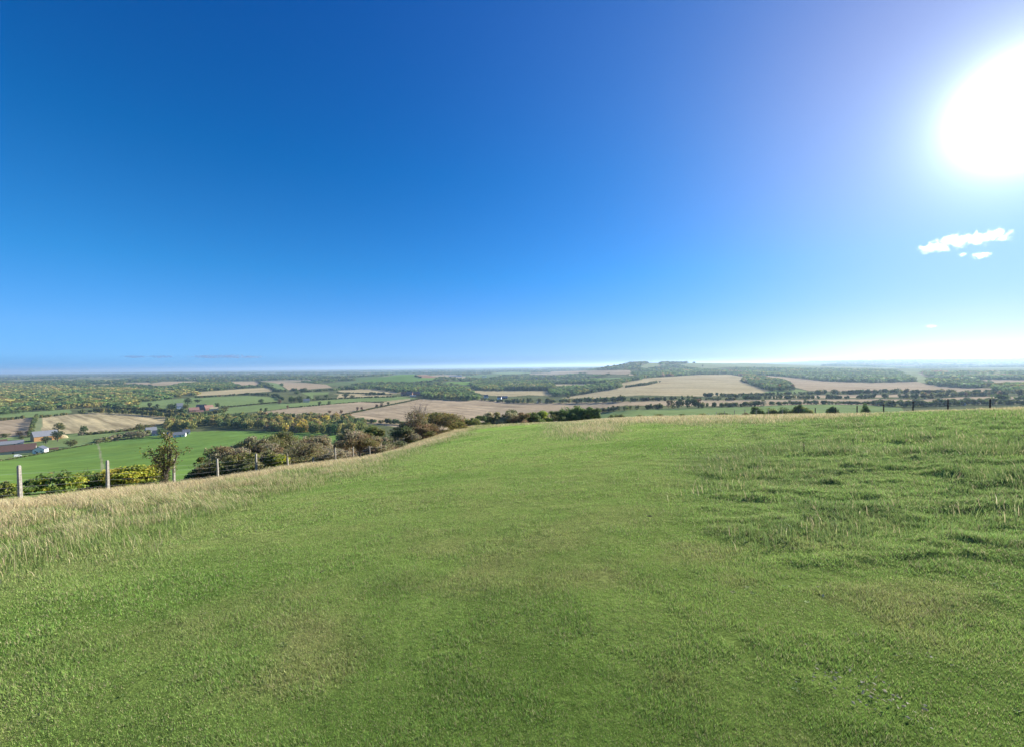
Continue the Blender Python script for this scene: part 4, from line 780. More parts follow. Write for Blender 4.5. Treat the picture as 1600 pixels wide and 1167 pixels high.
B = [
 ('bush', 'green and yellow rounded bush just right of the first concrete post', 78, 737, 24.5, 70, {'lime': 3, 'green': 3}, dict(leaf=.10, dens=1.5, twig=5)),
 ('bush', 'mixed green bush just left of the second concrete post', 132, 739, 26.5, 66, {'green': 3, 'lime': 2, 'olive': 1}, dict(leaf=.10, dens=1.4, twig=5)),
 ('bush', 'bright yellow leaved bush right of the second concrete post', 205, 728, 28, 76, {'lime': 5, 'gold': 1.5, 'green': .8}, dict(leaf=.10, dens=1.6, twig=5)),
 ('bush', 'small ochre bush at the foot of the leaning sapling', 240, 750, 28.5, 34, {'olive': 3, 'gold': 1}, dict(leaf=.09, dens=1.2, twig=4)),
 ('bush', 'low olive bush left of the first concrete post', 5, 764, 21.5, 44, {'olive': 3, 'lime': 1, 'green': 1}, dict(leaf=.09, dens=1.2, twig=4)),
 ('bush', 'dark leaved bush at the left tip of the hawthorn thicket', 318, 714, 38, 46, {'dark': 2, 'olive': 3, 'rust': 1}, dict(leaf=.12, twig=8, levels=2)),
 ('hawthorn', 'reddish grey hawthorn behind the fourth concrete post', 352, 699, 43, 66, {'olive': 2, 'twig': 3, 'rust': 1.5}, dict(leaf=.12, dens=.8, twig=9, levels=2)),
 ('hawthorn', 'pale grey twiggy hawthorn at the back of the thicket', 397, 684, 51, 78, {'twig': 5, 'olive': 2}, dict(leaf=.13, dens=.8, twig=10, levels=2)),
 ('hawthorn', 'greyish hawthorn crowning the middle of the thicket', 440, 677, 55, 70, {'twig': 3, 'olive': 3}, dict(leaf=.13, dens=.8, twig=10, levels=2)),
 ('bush', 'low olive bush in front of the thicket by the fifth post', 380, 709, 38, 52, {'olive': 4, 'twig': 2}, dict(leaf=.11, dens=.9, twig=8, levels=2)),
 ('bush', 'small yellow green bush within the thicket left of the twisted hawthorn', 432, 709, 40, 30, {'lime': 2, 'olive': 2}, dict(leaf=.11, dens=1.2, twig=4)),
 ('bush', 'brownish bush between the fifth and sixth concrete posts', 418, 706, 42.5, 50, {'twig': 3, 'rust': 2, 'olive': 1}, dict(leaf=.11, dens=.8, twig=8, levels=2)),
 ('hawthorn', 'grey brown hawthorn behind the twisted hawthorn', 495, 683, 54, 66, {'twig': 4, 'rust': 1, 'olive': 1}, dict(leaf=.13, dens=.8, twig=10, levels=2)),
 ('hawthorn', 'dull brown hawthorn filling the gap before the red hawthorn', 528, 690, 57, 54, {'twig': 3, 'rust': 2}, dict(leaf=.13, dens=.8, twig=9, levels=2)),
 ('hawthorn', 'grey brown hawthorn bulk behind the fourth and fifth concrete posts', 365, 704, 46, 70, {'twig': 3, 'olive': 3}, dict(leaf=.13, dens=.9, twig=9, levels=2)),
 ('hawthorn', 'wide brownish hawthorn low in the middle of the thicket', 412, 697, 47, 76, {'twig': 4, 'rust': 1, 'olive': 2}, dict(leaf=.13, dens=.9, twig=9, levels=2)),
 ('hawthorn', 'olive and grey hawthorn at the back right of the thicket', 470, 682, 60, 80, {'twig': 3, 'olive': 3}, dict(leaf=.14, dens=.9, twig=9, levels=2)),
 ('hawthorn', 'pale brown hawthorn low behind the sixth concrete post', 452, 700, 46, 70, {'twig': 4, 'olive': 2}, dict(leaf=.13, dens=.9, twig=9, levels=2)),
 ('hawthorn', 'dun coloured hawthorn low between the twisted and the red hawthorn', 515, 700, 48, 66, {'twig': 4, 'rust': 1}, dict(leaf=.13, dens=.9, twig=9, levels=2)),
 ('hawthorn', 'brown scrub on the slope right of the red hawthorn', 592, 692, 56, 56, {'twig': 3, 'rust': 2}, dict(leaf=.13, dens=.9, twig=9, levels=2)),
 ('bush', 'green topped bush low on the slope behind the red hawthorn', 583, 668, 78, 44, {'green': 3, 'olive': 3}, dict(leaf=.16, twig=5)),
 ('bush', 'pale dry scrub behind the red hawthorn', 545, 672, 82, 48, {'twig': 3, 'olive': 2}, dict(leaf=.16, twig=6)),
 ('hawthorn_tree', 'twisted grey hawthorn tree with a short dark trunk by the fence', 478, 692, 35.0, 56, {'twig': 4, 'rust': 1.2, 'olive': 1}, dict(leaf=.08, dens=.32, twig=13, levels=2, trunk=.30, cat='tree', r0=.075)),
 ('hawthorn_tree', 'red brown spreading hawthorn tree with a forked trunk', 562, 675, 42.0, 56, {'rust': 3, 'twig': 2, 'olive': 1}, dict(leaf=.09, dens=.65, twig=12, levels=2, trunk=.36, cat='tree', r0=.075)),
 ('bush', 'dark bare bush beside the far concrete posts', 606, 683, 60, 44, {'twig': 3, 'dark': 2}, dict(leaf=.13, dens=.8, twig=9, levels=2)),
 ('bush', 'shadowy dark bush left of the big brow thicket', 628, 668, 66, 48, {'dark': 3, 'twig': 2, 'rust': 1}, dict(leaf=.14, twig=8, levels=2)),
 ('bush', 'tall dark bush below the bare topped tree', 648, 645, 74, 56, {'dark': 2, 'rust': 3, 'twig': 1}, dict(leaf=.14, twig=8, levels=2)),
 ('bush', 'golden brown rounded bush at the end of the brow thicket', 688, 645, 82, 74, {'olive': 3, 'rust': 2, 'gold': 1, 'dark': 1}, dict(leaf=.15, dens=1.1, twig=7, levels=2)),
 ('bush', 'red brown bush at the right end of the brow thicket', 716, 654, 86, 34, {'rust': 3, 'olive': 1, 'lime': .6}, dict(leaf=.14, twig=6)),
 ('bush', 'reddish bush in front of the tall dark bush', 664, 664, 72, 44, {'rust': 3, 'olive': 2}, dict(leaf=.13, twig=7)),
 ('bush', 'low olive bush at the left end of the row beyond the brow', 736, 653, 104, 34, {'olive': 3, 'dark': 1}, dict(leaf=.2, twig=4)),
 ('bush', 'dark bush second from the left in the row beyond the brow', 756, 649, 108, 34, {'dark': 3, 'olive': 2}, dict(leaf=.2, twig=4)),
 ('bush', 'pale twiggy bush in the left half of the row beyond the brow', 774, 644, 110, 34, {'olive': 2, 'twig': 3}, dict(leaf=.2, twig=7, levels=2)),
 ('bush', 'almost black bush in the row beyond the brow', 796, 642, 112, 36, {'dark': 3, 'twig': 2, 'rust': 1}, dict(leaf=.2, twig=6)),
 ('bush', 'russet bush right of the almost black bush', 815, 645, 112, 36, {'rust': 3, 'dark': 2}, dict(leaf=.2, twig=5)),
 ('bush', 'olive bush left of the light yellow green bush', 833, 645, 114, 30, {'olive': 3, 'green': 1}, dict(leaf=.2, twig=4)),
 ('bush', 'light yellow green bush in the row beyond the brow', 850, 642, 116, 24, {'lime': 2, 'green': 4}, dict(leaf=.2, dens=1.2, twig=4)),
 ('bush', 'dark olive bush right of the light yellow green bush', 868, 643, 118, 32, {'olive': 2, 'dark': 2}, dict(leaf=.2, twig=4)),
 ('tree', 'left round green tree of the three beyond the brow', 886, 637, 120, 32, {'green': 4, 'dark': 1}, dict(leaf=.22, dens=1.3, twig=5, cat='tree')),
 ('tree', 'middle round green tree of the three beyond the brow', 904, 635, 122, 32, {'green': 4, 'dark': 1}, dict(leaf=.22, dens=1.3, twig=5, cat='tree')),
 ('tree', 'right broad green tree of the three beyond the brow', 924, 637, 120, 36, {'green': 3, 'dark': 2}, dict(leaf=.22, dens=1.3, twig=5, cat='tree')),
 ('bush', 'small dark bush alone in the meadow field right of the green trees', 955, 648, 135, 14, {'dark': 3, 'olive': 1}, dict(leaf=.24, twig=3)),
 ('bush', 'wider dark bush in the meadow field right of the green trees', 966, 647, 138, 20, {'dark': 3, 'olive': 1}, dict(leaf=.24, twig=3)),
 ('bush', 'olive bush on the low hedge line beyond the brow', 1002, 648, 140, 24, {'olive': 3, 'twig': 1}, dict(leaf=.24, twig=3)),
 ('bush', 'dark bush halfway along the low hedge line beyond the brow', 1030, 647, 142, 26, {'dark': 2, 'olive': 2}, dict(leaf=.24, twig=3)),
 ('bush', 'first low bush of the dark run under the meadow field', 1066, 647, 142, 24, {'dark': 3, 'olive': 1}, dict(leaf=.24, twig=3)),
 ('bush', 'middle bush of the dark run under the meadow field', 1100, 646, 140, 34, {'dark': 3, 'olive': 2}, dict(leaf=.24, twig=3)),
 ('bush', 'last bush of the dark run under the meadow field', 1136, 645, 138, 36, {'dark': 3, 'olive': 2, 'twig': 1}, dict(leaf=.24, twig=3)),
 ('bush', 'dark green bush at the left of the clump behind the right fence', 1182, 636, 135, 22, {'dark': 3, 'green': 2}, dict(leaf=.22, twig=3)),
 ('bush', 'grey green bush second in the clump behind the right fence', 1207, 638, 135, 24, {'green': 3, 'olive': 1}, dict(leaf=.22, twig=3)),
 ('bush', 'mid green bush in the middle of the clump behind the right fence', 1225, 637, 134, 26, {'green': 3, 'dark': 1}, dict(leaf=.22, twig=3)),
 ('bush', 'dark topped bush in the clump behind the right fence', 1247, 633, 132, 20, {'dark': 4}, dict(leaf=.22, twig=3)),
 ('bush', 'green bush at the right of the clump behind the right fence', 1260, 637, 130, 24, {'green': 3, 'olive': 1}, dict(leaf=.22, twig=3)),
 ('bush', 'single green bush between two dark fence posts', 1300, 635.5, 120, 20, {'green': 3, 'dark': 1}, dict(leaf=.2, twig=3)),
 ('bush', 'round blue green bush left of a dark fence post', 1353, 632.5, 112, 12, {'green': 2, 'dark': 1}, dict(leaf=.18, twig=3)),
 ('shrub', 'small brown shrub standing alone on the grassy brow', 1166, 644, 82, 11, {'rust': 2, 'twig': 2, 'olive': 1}, dict(leaf=.10, dens=.7, twig=7, levels=2)),
]
for i, (nm, lab, px, yt, Y, wp, hues, kw) in enumerate(B): bush(nm, lab, px, yt, Y, wp, hues, 2000 + 7 * i, **kw)

# bare topped tree in the brow thicket and the ivy clad sapling by the fence
def bare_tree():
    rg = np.random.default_rng(91); d = pix_dir(656, 627); d = d / d[1]; Y = 76.0; X = d[0] * Y; g = float(ground(np.array([X]), np.array([Y]))[0]); h = EYE + d[2] * Y - g
    r = empty('bare_tree', (X, Y, g - .05)); tag(r, 'bare grey tree with a fan of fine twigs above the brow thicket', 'tree')
    mb = MB(); mb.tube([(0, 0, 0), (.05, 0, h * .25), (0, .05, h * .45)], [.14, .11, .08], 6)
    branches(mb, (0, 0, h * .35), 2, h * .68, 12, rg, .05, .42, 2); branches(mb, (0, 0, h * .42), 2, h * .58, 9, rg, .04, .3, 2)
    mb.build('branches', M_twig, r)
    n = 260; tz = rg.uniform(.5, .85, n); p = np.stack([rg.normal(size=n) * 1.0, rg.normal(size=n) * .8, tz * h], 1)
    mesh_np('leaves', quads_at(p, rg.normal(size=(n, 3)), .12, rg).reshape(-1, 3), np.arange(n * 4).reshape(-1, 4), M_leaf, np.repeat(pick_hue('twig', rg, n), 4, 0), parent=r)
bare_tree()
def sapling():
    rg = np.random.default_rng(17); Y = 24.6; d = pix_dir(257, 757); d = d / d[1]; X = d[0] * Y; g = float(ground(np.array([X]), np.array([Y]))[0])
    k = Y / F; r = empty('sapling', (X, Y, g - .05)); tag(r, 'leaning ivy clad sapling with sparse brown leaves beside the third concrete post', 'tree')
    mb = MB(); tips = []
    def P(px, py, dy=0.0): return ((px - 257) * k, dy, (757 - py) * k)
    stems = [([P(254, 758), P(257, 748), P(259, 738), P(257, 728)], [.19, .15, .13, .10]), ([P(258, 738), P(263, 728), P(266, 714), P(268, 700), P(266, 688)], [.11, .09, .07, .05, .02]),
             ([P(257, 729), P(250, 722, .1), P(243, 717, .2), P(236, 714, .2)], [.08, .06, .045, .02]), ([P(259, 732), P(259, 716, -.1), P(257, 702), P(259, 690, .1)], [.07, .055, .04, .02]),
             ([P(262, 728), P(272, 718, .1), P(274, 704, .2), P(272, 692)], [.06, .05, .03, .015]), ([P(264, 716), P(260, 700, .15), P(262, 684, .2)], [.05, .035, .015]), ([P(252, 724), P(247, 712, -.2), P(249, 704)], [.05, .03, .015])]
    for pts, rad in stems:
        mb.tube(pts, rad, 7); tips += [np.array(p) for p in pts[1:]]
        for j in range(7):
            q = np.array(pts[rg.integers(1, len(pts))]); e = q + rg.normal(size=3) * np.array([.26, .26, .22]) + np.array([0, 0, .12]); mb.tube([q, (q + e) / 2 + rg.normal(size=3) * .03, e], [.02, .013, .006], 4); tips += [e, e]
    mb.build('trunk', M_bark, r)
    T = np.array(tips); T = T[T[:, 2] > 0.85]; n = 1700; c = T[rg.integers(0, len(T), n)] + rg.normal(size=(n, 3)) * .13
    col = np.stack([pick_hue(x, rg, 1)[0] for x in choose({'olive': 6, 'twig': 2, 'autumn': 2, 'lime': 1.5}, rg, n)])
    mesh_np('foliage', quads_at(c, rg.normal(size=(n, 3)), .095 * rg.uniform(.6, 1.2, n), rg).reshape(-1, 3), np.arange(n * 4).reshape(-1, 4), M_leaf, np.repeat(col, 4, 0), parent=r)
    n = 700; t = rg.uniform(0, 1, n) ** .8; p = np.stack([np.interp(t, [0, .4, 1], [-.12, .05, .02]), np.zeros(n), t * 1.05], 1) + rg.normal(size=(n, 3)) * np.array([.12, .12, .03]); p[:, 2] = np.abs(p[:, 2])
    col = np.stack([pick_hue(x, rg, 1)[0] for x in choose({'dark': 4, 'twig': 2, 'rust': 1}, rg, n)]) * .8
    mesh_np('ivy', quads_at(p, rg.normal(size=(n, 3)), .07, rg).reshape(-1, 3), np.arange(n * 4).reshape(-1, 4), M_leaf, np.repeat(col, 4, 0), parent=r)
sapling()

# ------------------------------------------------------------------ fences
M_conc = plain_mat('weathered_concrete', (0.32, 0.295, 0.245), 14, .4); M_wire = plain_mat('galvanised_wire', (0.30, 0.30, 0.29), 5, .2, .5, .5)
M_dwood = plain_mat('dark_timber', (0.045, 0.04, 0.035), 9, .4)
def conc_post(h, w, lean):
    mb = MB(); a = w / 2; b = a * 0.82
    rings = [(-.4, a), (0, a), (h * .97, b), (h, b * .6)]; vs = []
    for z, q in rings:
        ox = lean * max(z, 0); vs += [(ox - q, -q, z), (ox + q, -q, z), (ox + q, q, z), (ox - q, q, z)]
    fs = [(3, 2, 1, 0), (12, 13, 14, 15)] + [(4 * i + k, 4 * i + (k + 1) % 4, 4 * i + 4 + (k + 1) % 4, 4 * i + 4 + k) for i in range(3) for k in range(4)]
    mb.add(vs, fs)
    for z in (.35, .65, .95): mb.box(lean * z - b * .25, lean * z + b * .25, -a * 1.12, -a * .9, z, z + .025)
    return mb
def wire(name, P, parent, r=.004):
    mb = MB(); pts = []
    for a, b in zip(P[:-1], P[1:]):
        a = np.array(a); b = np.array(b); pts += [a, (a + b) / 2 - np.array([0, 0, .03])]
    pts.append(P[-1]); mb.tube(pts, r, 3); return mb.build(name, M_wire, parent)
rg = np.random.default_rng(5)
fp = []
root = empty('wire_fence', (-21.5, 14.4, float(ground(np.array([-21.5]), np.array([14.4]))[0]))); org = np.array(root.location)
tag(root, 'wire fence on pale concrete posts running down the left brow', 'fence')
for k, Y in enumerate((14.4, 18.3, 21.9, 25.8, 29.1, 32.9, 36.7, 40.7, 44.7, 48.7, 52.9, 56.5, 60.7, 64.8, 68.6, 72.5)):
    X = -23 + .1 * Y + rg.normal() * .05; z = float(ground(np.array([X]), np.array([Y]))[0]); h = 1.55 + rg.normal() * .05
    o = conc_post(h, .118, rg.normal() * .03).build('post', M_conc, root); o.location = [float(v) for v in np.array([X, Y, z]) - org]; o.rotation_euler = (0, 0, rg.normal() * .1); fp.append((X - org[0], Y - org[1], z - org[2]))
for z in (.33, .63, .93, 1.2): wire('wire', [(x - .08, y, q + z) for x, y, q in fp], root)
fp = []; root = empty('post_and_wire_fence', (52.3, 38, float(ground(np.array([52.3]), np.array([38.0]))[0]))); org = np.array(root.location)
tag(root, 'wire fence on dark timber posts crossing behind the brow at right', 'fence')
for k in range(19):
    Y = 38 + 4.5 * k; X = 52.3 + rg.normal() * .06; z = float(ground(np.array([X]), np.array([Y]))[0]); h = 1.42 + rg.normal() * .05
    mb = MB(); mb.tube([(0, 0, -.4), (0, 0, h * .5), (.01, 0, h - .05), (.01, 0, h)], [.085, .08, .075, .05], 8)
    o = mb.build('post', M_dwood if k < 10 else M_conc, root); o.location = [float(v) for v in np.array([X, Y, z]) - org]; fp.append((X - org[0], Y - org[1], z - org[2]))
for z in (.4, .75, 1.05, 1.32): wire('wire', [(x - .09, y, q + z) for x, y, q in fp], root, .012 if z > 1.3 else .006)
# ------------------------------------------------------------------ grass
def scatter(r0, r1, dens, seed, az0=-0.93, az1=0.93):
    rg = np.random.default_rng(seed); A = (r1 * r1 - r0 * r0) * (az1 - az0) / 2; n = int(A * dens)
    r = np.sqrt(rg.uniform(r0 * r0, r1 * r1, n)); a = rg.uniform(az0, az1, n); return np.sin(a) * r, np.cos(a) * r, rg
def short_grass(bands):
    Vs = []; Cs = []
    for (r0, r1, dens, ln, wd, seed) in bands:
        X, Y, rg = scatter(r0, r1, dens, seed)
        m = meadow_mask(X, Y) & (tall_w(X, Y) < rg.uniform(0.1, 1.0, len(X))); X = X[m]; Y = Y[m]
        bald = fbm(X * 3.1, Y * 3.1, 300, 3); m = bald < 0.74 + rg.uniform(-.08, .12, len(X)); X = X[m]; Y = Y[m]; n = len(X)
        Z = ground(X, Y); rw = rough_w(X, Y); g, _ = meadow_col(X, Y)
        tuft = fbm(X * 2.3, Y * 2.3, 310, 3)
        L = ln * rg.uniform(0.45, 1.3, n) * (0.7 + 0.75 * sstep(.4, .65, tuft)) * (1 + 0.9 * rw)
        th = rg.uniform(0, 2 * math.pi, n); lean = np.abs(rg.normal(size=n)) * 0.75 + 0.25
        dx = np.cos(th) * lean - 0.22; dy = np.sin(th) * lean - .10; dz = np.ones(n); q = np.sqrt(dx * dx + dy * dy + 1); dx, dy, dz = dx / q, dy / q, dz / q
        ph = rg.uniform(0, 2 * math.pi, n); w = wd * rg.uniform(.6, 1.3, n) / 2
        bx, by = np.cos(ph) * w, np.sin(ph) * w
        a = np.stack([X - bx, Y - by, Z - .004], 1); b = np.stack([X + bx, Y + by, Z - .004], 1); c = np.stack([X + dx * L, Y + dy * L, Z + dz * L], 1)
        Vs.append(np.stack([a, b, c], 1).reshape(-1, 3))
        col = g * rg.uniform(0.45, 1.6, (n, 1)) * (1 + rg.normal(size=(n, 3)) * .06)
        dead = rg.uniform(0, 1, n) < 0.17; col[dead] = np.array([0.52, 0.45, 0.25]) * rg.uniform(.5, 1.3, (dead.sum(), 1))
        tip = np.clip(col * 1.26, 0.01, .78); root = np.clip(col * .68, .01, .7)  # roots darkened to stand in for shade between blades; tips lightened to compensate
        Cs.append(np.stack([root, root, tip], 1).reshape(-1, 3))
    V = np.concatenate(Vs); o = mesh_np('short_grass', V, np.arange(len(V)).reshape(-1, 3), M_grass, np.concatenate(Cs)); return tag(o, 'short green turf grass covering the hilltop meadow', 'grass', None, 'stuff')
short_grass([(1.2, 3.0, 36000, .019, .0028, 1), (3.0, 5.5, 18000, .022, .0040, 2), (5.5, 9, 7500, .026, .0062, 3), (9, 16, 2400, .034, .010, 4), (16, 30, 560, .046, .018, 5), (30, 62, 110, .065, .036, 6)])
def blades(X, Y, Z, L, w, col, rg, wind=(-.35, -.12), droop=.5, spread=.5):
    n = len(X); th = rg.uniform(0, 2 * math.pi, n); s = np.abs(rg.normal(size=n)) * spread
    wx = wind[0] + 1.5 * (fbm(X * .55, Y * .55, 350, 3) - .5); wy = wind[1] + 1.5 * (fbm(X * .55, Y * .55, 356, 3) - .5)
    dx = np.cos(th) * s + wx * rg.uniform(.3, 1.5, n); dy = np.sin(th) * s + wy * rg.uniform(.3, 1.5, n)
    ph = rg.uniform(0, 2 * math.pi, n); bx, by = np.cos(ph) * w / 2, np.sin(ph) * w / 2
    m = np.stack([X + dx * L * .30, Y + dy * L * .30, Z + L * .58], 1); e = np.stack([X + dx * L * (.62 + droop * .4), Y + dy * L * (.62 + droop * .4), Z + L * (1 - droop * .22 * rg.uniform(0, 1, n))], 1)
    B2 = np.stack([bx, by, np.zeros(n)], 1); p0 = np.stack([X, Y, Z - .02], 1)
    v = np.stack([p0 - B2, p0 + B2, m + B2 * .85, m - B2 * .85, e], 1)
    f = (np.arange(n)[:, None, None] * 5 + np.array([[0, 1, 2], [0, 2, 3], [3, 2, 4]])[None]).reshape(-1, 3)
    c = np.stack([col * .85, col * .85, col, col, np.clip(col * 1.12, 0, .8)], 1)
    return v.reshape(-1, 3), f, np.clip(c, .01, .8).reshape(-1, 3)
def tall_grass(name, label, parts):
    Vs = []; Fs = []; Cs = []; b = 0
    for (X, Y, L, w, col, rg, kw) in parts:
        v, f, c = blades(X, Y, ground(X, Y), L, w, col, rg, **kw); Vs.append(v); Fs.append(f + b); Cs.append(c); b += len(v)
    return tag(mesh_np(name, np.concatenate(Vs), np.concatenate(Fs), M_grass, np.concatenate(Cs)), label, 'grass', None, 'stuff')
straw = np.array([[0.69, 0.58, 0.34], [0.63, 0.51, 0.29], [0.56, 0.43, 0.26], [0.50, 0.45, 0.22]]); fresh = np.array([[0.22, 0.31, 0.08], [0.27, 0.34, 0.10], [0.19, 0.27, 0.08]])
parts = []
for (r0, r1, dens, w0, seed) in [(6, 14, 1100, .006, 21), (14, 24, 560, .009, 22), (24, 40, 230, .014, 23), (40, 95, 80, .026, 24)]:
    X, Y, rg = scatter(r0, r1, dens, seed, -1.02, 0.02)
    t = tall_w(X, Y); m = meadow_mask(X, Y) & (t > rg.uniform(0.05, 1.0, len(X))); X = X[m]; Y = Y[m]; n = len(X)
    g, dry = meadow_col(X, Y); d = fence_d(X, Y); tuft = fbm(X * 1.1, Y * 1.1, 330, 4)
    L = (0.10 + 0.13 * sstep(15, 8, d) - .08 * sstep(6, 1, d)) * rg.uniform(.5, 1.45, n) * (.50 + .90 * sstep(.36, .62, tuft)) + .03
    isd = rg.uniform(0, 1, n) < np.clip(dry * 1.0 + .08 - .45 * sstep(.52, .36, tuft), .05, .96)
    col = np.where(isd[:, None], straw[rg.integers(0, 4, n)], fresh[rg.integers(0, 3, n)]) * rg.uniform(.7, 1.3, (n, 1))
    parts.append((X, Y, L, w0 * rg.uniform(.7, 1.4, n), col, rg, {}))
for (r0, r1, dens, w0, seed) in [(7, 20, 26, .0045, 26), (20, 45, 14, .008, 27), (45, 95, 7, .016, 28)]:
    X, Y, rg = scatter(r0, r1, dens, seed, -1.02, 0.0)
    m = meadow_mask(X, Y) & (tall_w(X, Y) > rg.uniform(.1, 1, len(X))) & (fbm(X * .5, Y * .5, 370, 3) > .46); X = X[m]; Y = Y[m]; n = len(X)
    parts.append((X, Y, rg.uniform(.22, .44, n) * (1 - .5 * sstep(4, .5, fence_d(X, Y))), w0 * rg.uniform(.8, 1.3, n), straw[rg.integers(0, 3, n)] * rg.uniform(.85, 1.2, (n, 1)), rg, dict(droop=.2, spread=.25)))
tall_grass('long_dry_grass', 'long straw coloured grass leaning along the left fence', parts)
parts = []
for (r0, r1, dens, w0, seed) in [(5, 20, 420, .008, 41), (20, 40, 170, .016, 42), (40, 75, 55, .028, 43), (75, 125, 24, .045, 44)]:
    X, Y, rg = scatter(r0, r1, dens, seed, -.35, 1.0)
    bw = brow_w(X, Y); rw = rough_w(X, Y); tus = sstep(.50, .64, fbm(X * .55, Y * .7, 340, 3)) * sstep(.5, .65, fbm(X * .14, Y * .14, 344, 2) + .12)
    wgt = np.maximum(bw * .9, rw * tus * .95); m = meadow_mask(X, Y) & (wgt > rg.uniform(0.08, 1, len(X))); X = X[m]; Y = Y[m]; bw = bw[m]; n = len(X)
    L = (.16 + .10 * bw - .09 * bw * sstep(.55, .75, np.arctan2(X, Y))) * rg.uniform(.5, 1.5, n)
    isd = rg.uniform(0, 1, n) < np.clip(.12 + .75 * bw, 0, .85)
    col = np.where(isd[:, None], straw[rg.integers(0, 4, n)], fresh[rg.integers(0, 3, n)] * np.array([.95, .95, 1.1])) * rg.uniform(.7, 1.3, (n, 1))
    parts.append((X, Y, L, w0 * rg.uniform(.7, 1.4, n), col, rg, dict(spread=.5)))
tall_grass('tussock_grass', 'uneven tussocks of rough grass over the right hand side and the brow', parts)

# small things lying or standing in the turf
M_soil = plain_mat('dark_soil', (0.05, 0.035, 0.03), 40, .4); M_flint = plain_mat('grey_flint', (0.55, 0.50, 0.44), 20, .3, .9, .0)
def mound(name, label, cat, px, py, w_, h_, mat, seed):
    p = cast(px, py); rg = np.random.default_rng(seed); nu, nv = 22, 9; vs = []; fs = []
    for j in range(nv):
        for i in range(nu):
            a = 2 * math.pi * i / nu; t = j / (nv - 1); r = (1 - t) ** .8 * w_ / 2 * (1 + .25 * math.sin(2 * a + seed) + rg.normal() * .08)
            vs.append((math.cos(a) * r, math.sin(a) * r, h_ * math.sin(t * 1.57) * (1 + rg.normal() * .12) - .01))
    for j in range(nv - 1):
        for i in range(nu): fs.append((j * nu + i, j * nu + (i + 1) % nu, (j + 1) * nu + (i + 1) % nu, (j + 1) * nu + i))
    fs.append(tuple((nv - 1) * nu + i for i in range(nu)))
    mb = MB(); mb.add(vs, fs); o = mb.build(name, mat); o.location = [float(q) for q in p]; tag(o, label, cat)
mound('molehill', 'small dark molehill in the turf right of centre', 'molehill', 1240, 857, .10, .025, M_soil, 3)
mound('molehill', 'flat dark molehill near the foot of the long grass at left of centre', 'molehill', 503, 893, .10, .02, M_soil, 5)
mound('molehill', 'low dark molehill far up the mown meadow near the middle', 'molehill', 1015, 806, .11, .02, M_soil, 8)
mound('flint', 'single grey flint lying in the turf at lower right', 'stone', 1286, 931, .034, .025, M_flint, 6)
M_stalk = plain_mat('dead_stalk', (0.10, 0.085, 0.06), 20, .3)
for px, py, hpx, lab in ((1256, 706, 15, 'left thin dead stalk standing in the rough turf at right'), (1333, 699, 13, 'right thin dead stalk standing in the rough turf at right')):
    p = cast(px, py); h = hpx * p[1] / F; mb = MB(); mb.tube([(0, 0, 0), (.01, 0, h * .5), (-.02, .01, h)], [.012, .010, .006], 5)
    for j in range(6): a = 2.3 * j; z = h * (.35 + .1 * j); mb.tube([(0, 0, z), (.07 * math.cos(a), .07 * math.sin(a), z + .05)], [.006, .004], 3)
    o = mb.build('dead_stalk', M_stalk); o.location = [float(q) for q in p]; tag(o, lab, 'stalk')
def dead_leaves():
    rg = np.random.default_rng(8); V = []; Cc = []
    for px, py, n, s in ((1350, 1075, 34, .085), (1395, 1108, 38, .09), (1440, 1030, 10, .08), (1290, 1062, 12, .08)):
        p = cast(px, py); x = p[0] + rg.normal(size=n) * s; y = p[1] + rg.normal(size=n) * s * .8; z = ground(x, y) + rg.uniform(.015, .04, n)
        nr = np.stack([rg.normal(size=n) * .5, rg.normal(size=n) * .5, np.ones(n)], 1); V.append(quads_at(np.stack([x, y, z], 1), nr, .015 * rg.uniform(.6, 1.4, n), rg)); Cc.append(np.array([.42, .38, .27]) * rg.uniform(.6, 1.2, (n, 1)))
    V = np.concatenate(V).reshape(-1, 3); tag(mesh_np('dead_leaves', V, np.arange(len(V)).reshape(-1, 4), M_leaf, np.repeat(np.concatenate(Cc), 4, 0)), 'pale grey dead leaves lying in patches on the turf at lower right', 'leaves', None, 'stuff')
dead_leaves()

def weeds():
    V = []; Cc = []
    for (r0, r1, dens, sz, seed) in [(1.3, 4, 14, .016, 61), (4, 9, 6, .02, 62)]:
        X, Y, rg = scatter(r0, r1, dens, seed); m = (fbm(X * .8, Y * .8, 360, 3) > .47) & meadow_mask(X, Y) & (tall_w(X, Y) < .3); X = X[m]; Y = Y[m]; n = len(X); s = sz * rg.uniform(.6, 1.4, n)
        tone = rg.uniform(.7, 1.25, (n, 1)); pal = np.array([[.20, .30, .08], [.24, .33, .10], [.30, .34, .14], [.28, .26, .13]])[rg.choice(4, n, p=[.45, .35, .12, .08])]
        for k in range(6):
            a = k * 1.047 + rg.uniform(0, .6, n); cx = X + np.cos(a) * s * .6; cy = Y + np.sin(a) * s * .6; z = ground(cx, cy) + rg.uniform(.0, .008, n)
            nr = np.stack([np.cos(a) * -.35, np.sin(a) * -.35, np.ones(n)], 1) + rg.normal(size=(n, 3)) * .18
            V.append(quads_at(np.stack([cx, cy, z], 1), nr, s * .85, rg)); Cc.append(pal * tone * rg.uniform(.8, 1.2, (n, 1)))
    V = np.concatenate(V).reshape(-1, 3); tag(mesh_np('turf_weeds', V, np.arange(len(V)).reshape(-1, 4), M_grass, np.repeat(np.concatenate(Cc), 4, 0)), 'small broad leaved weeds growing flat among the turf', 'weeds', None, 'stuff')
weeds()
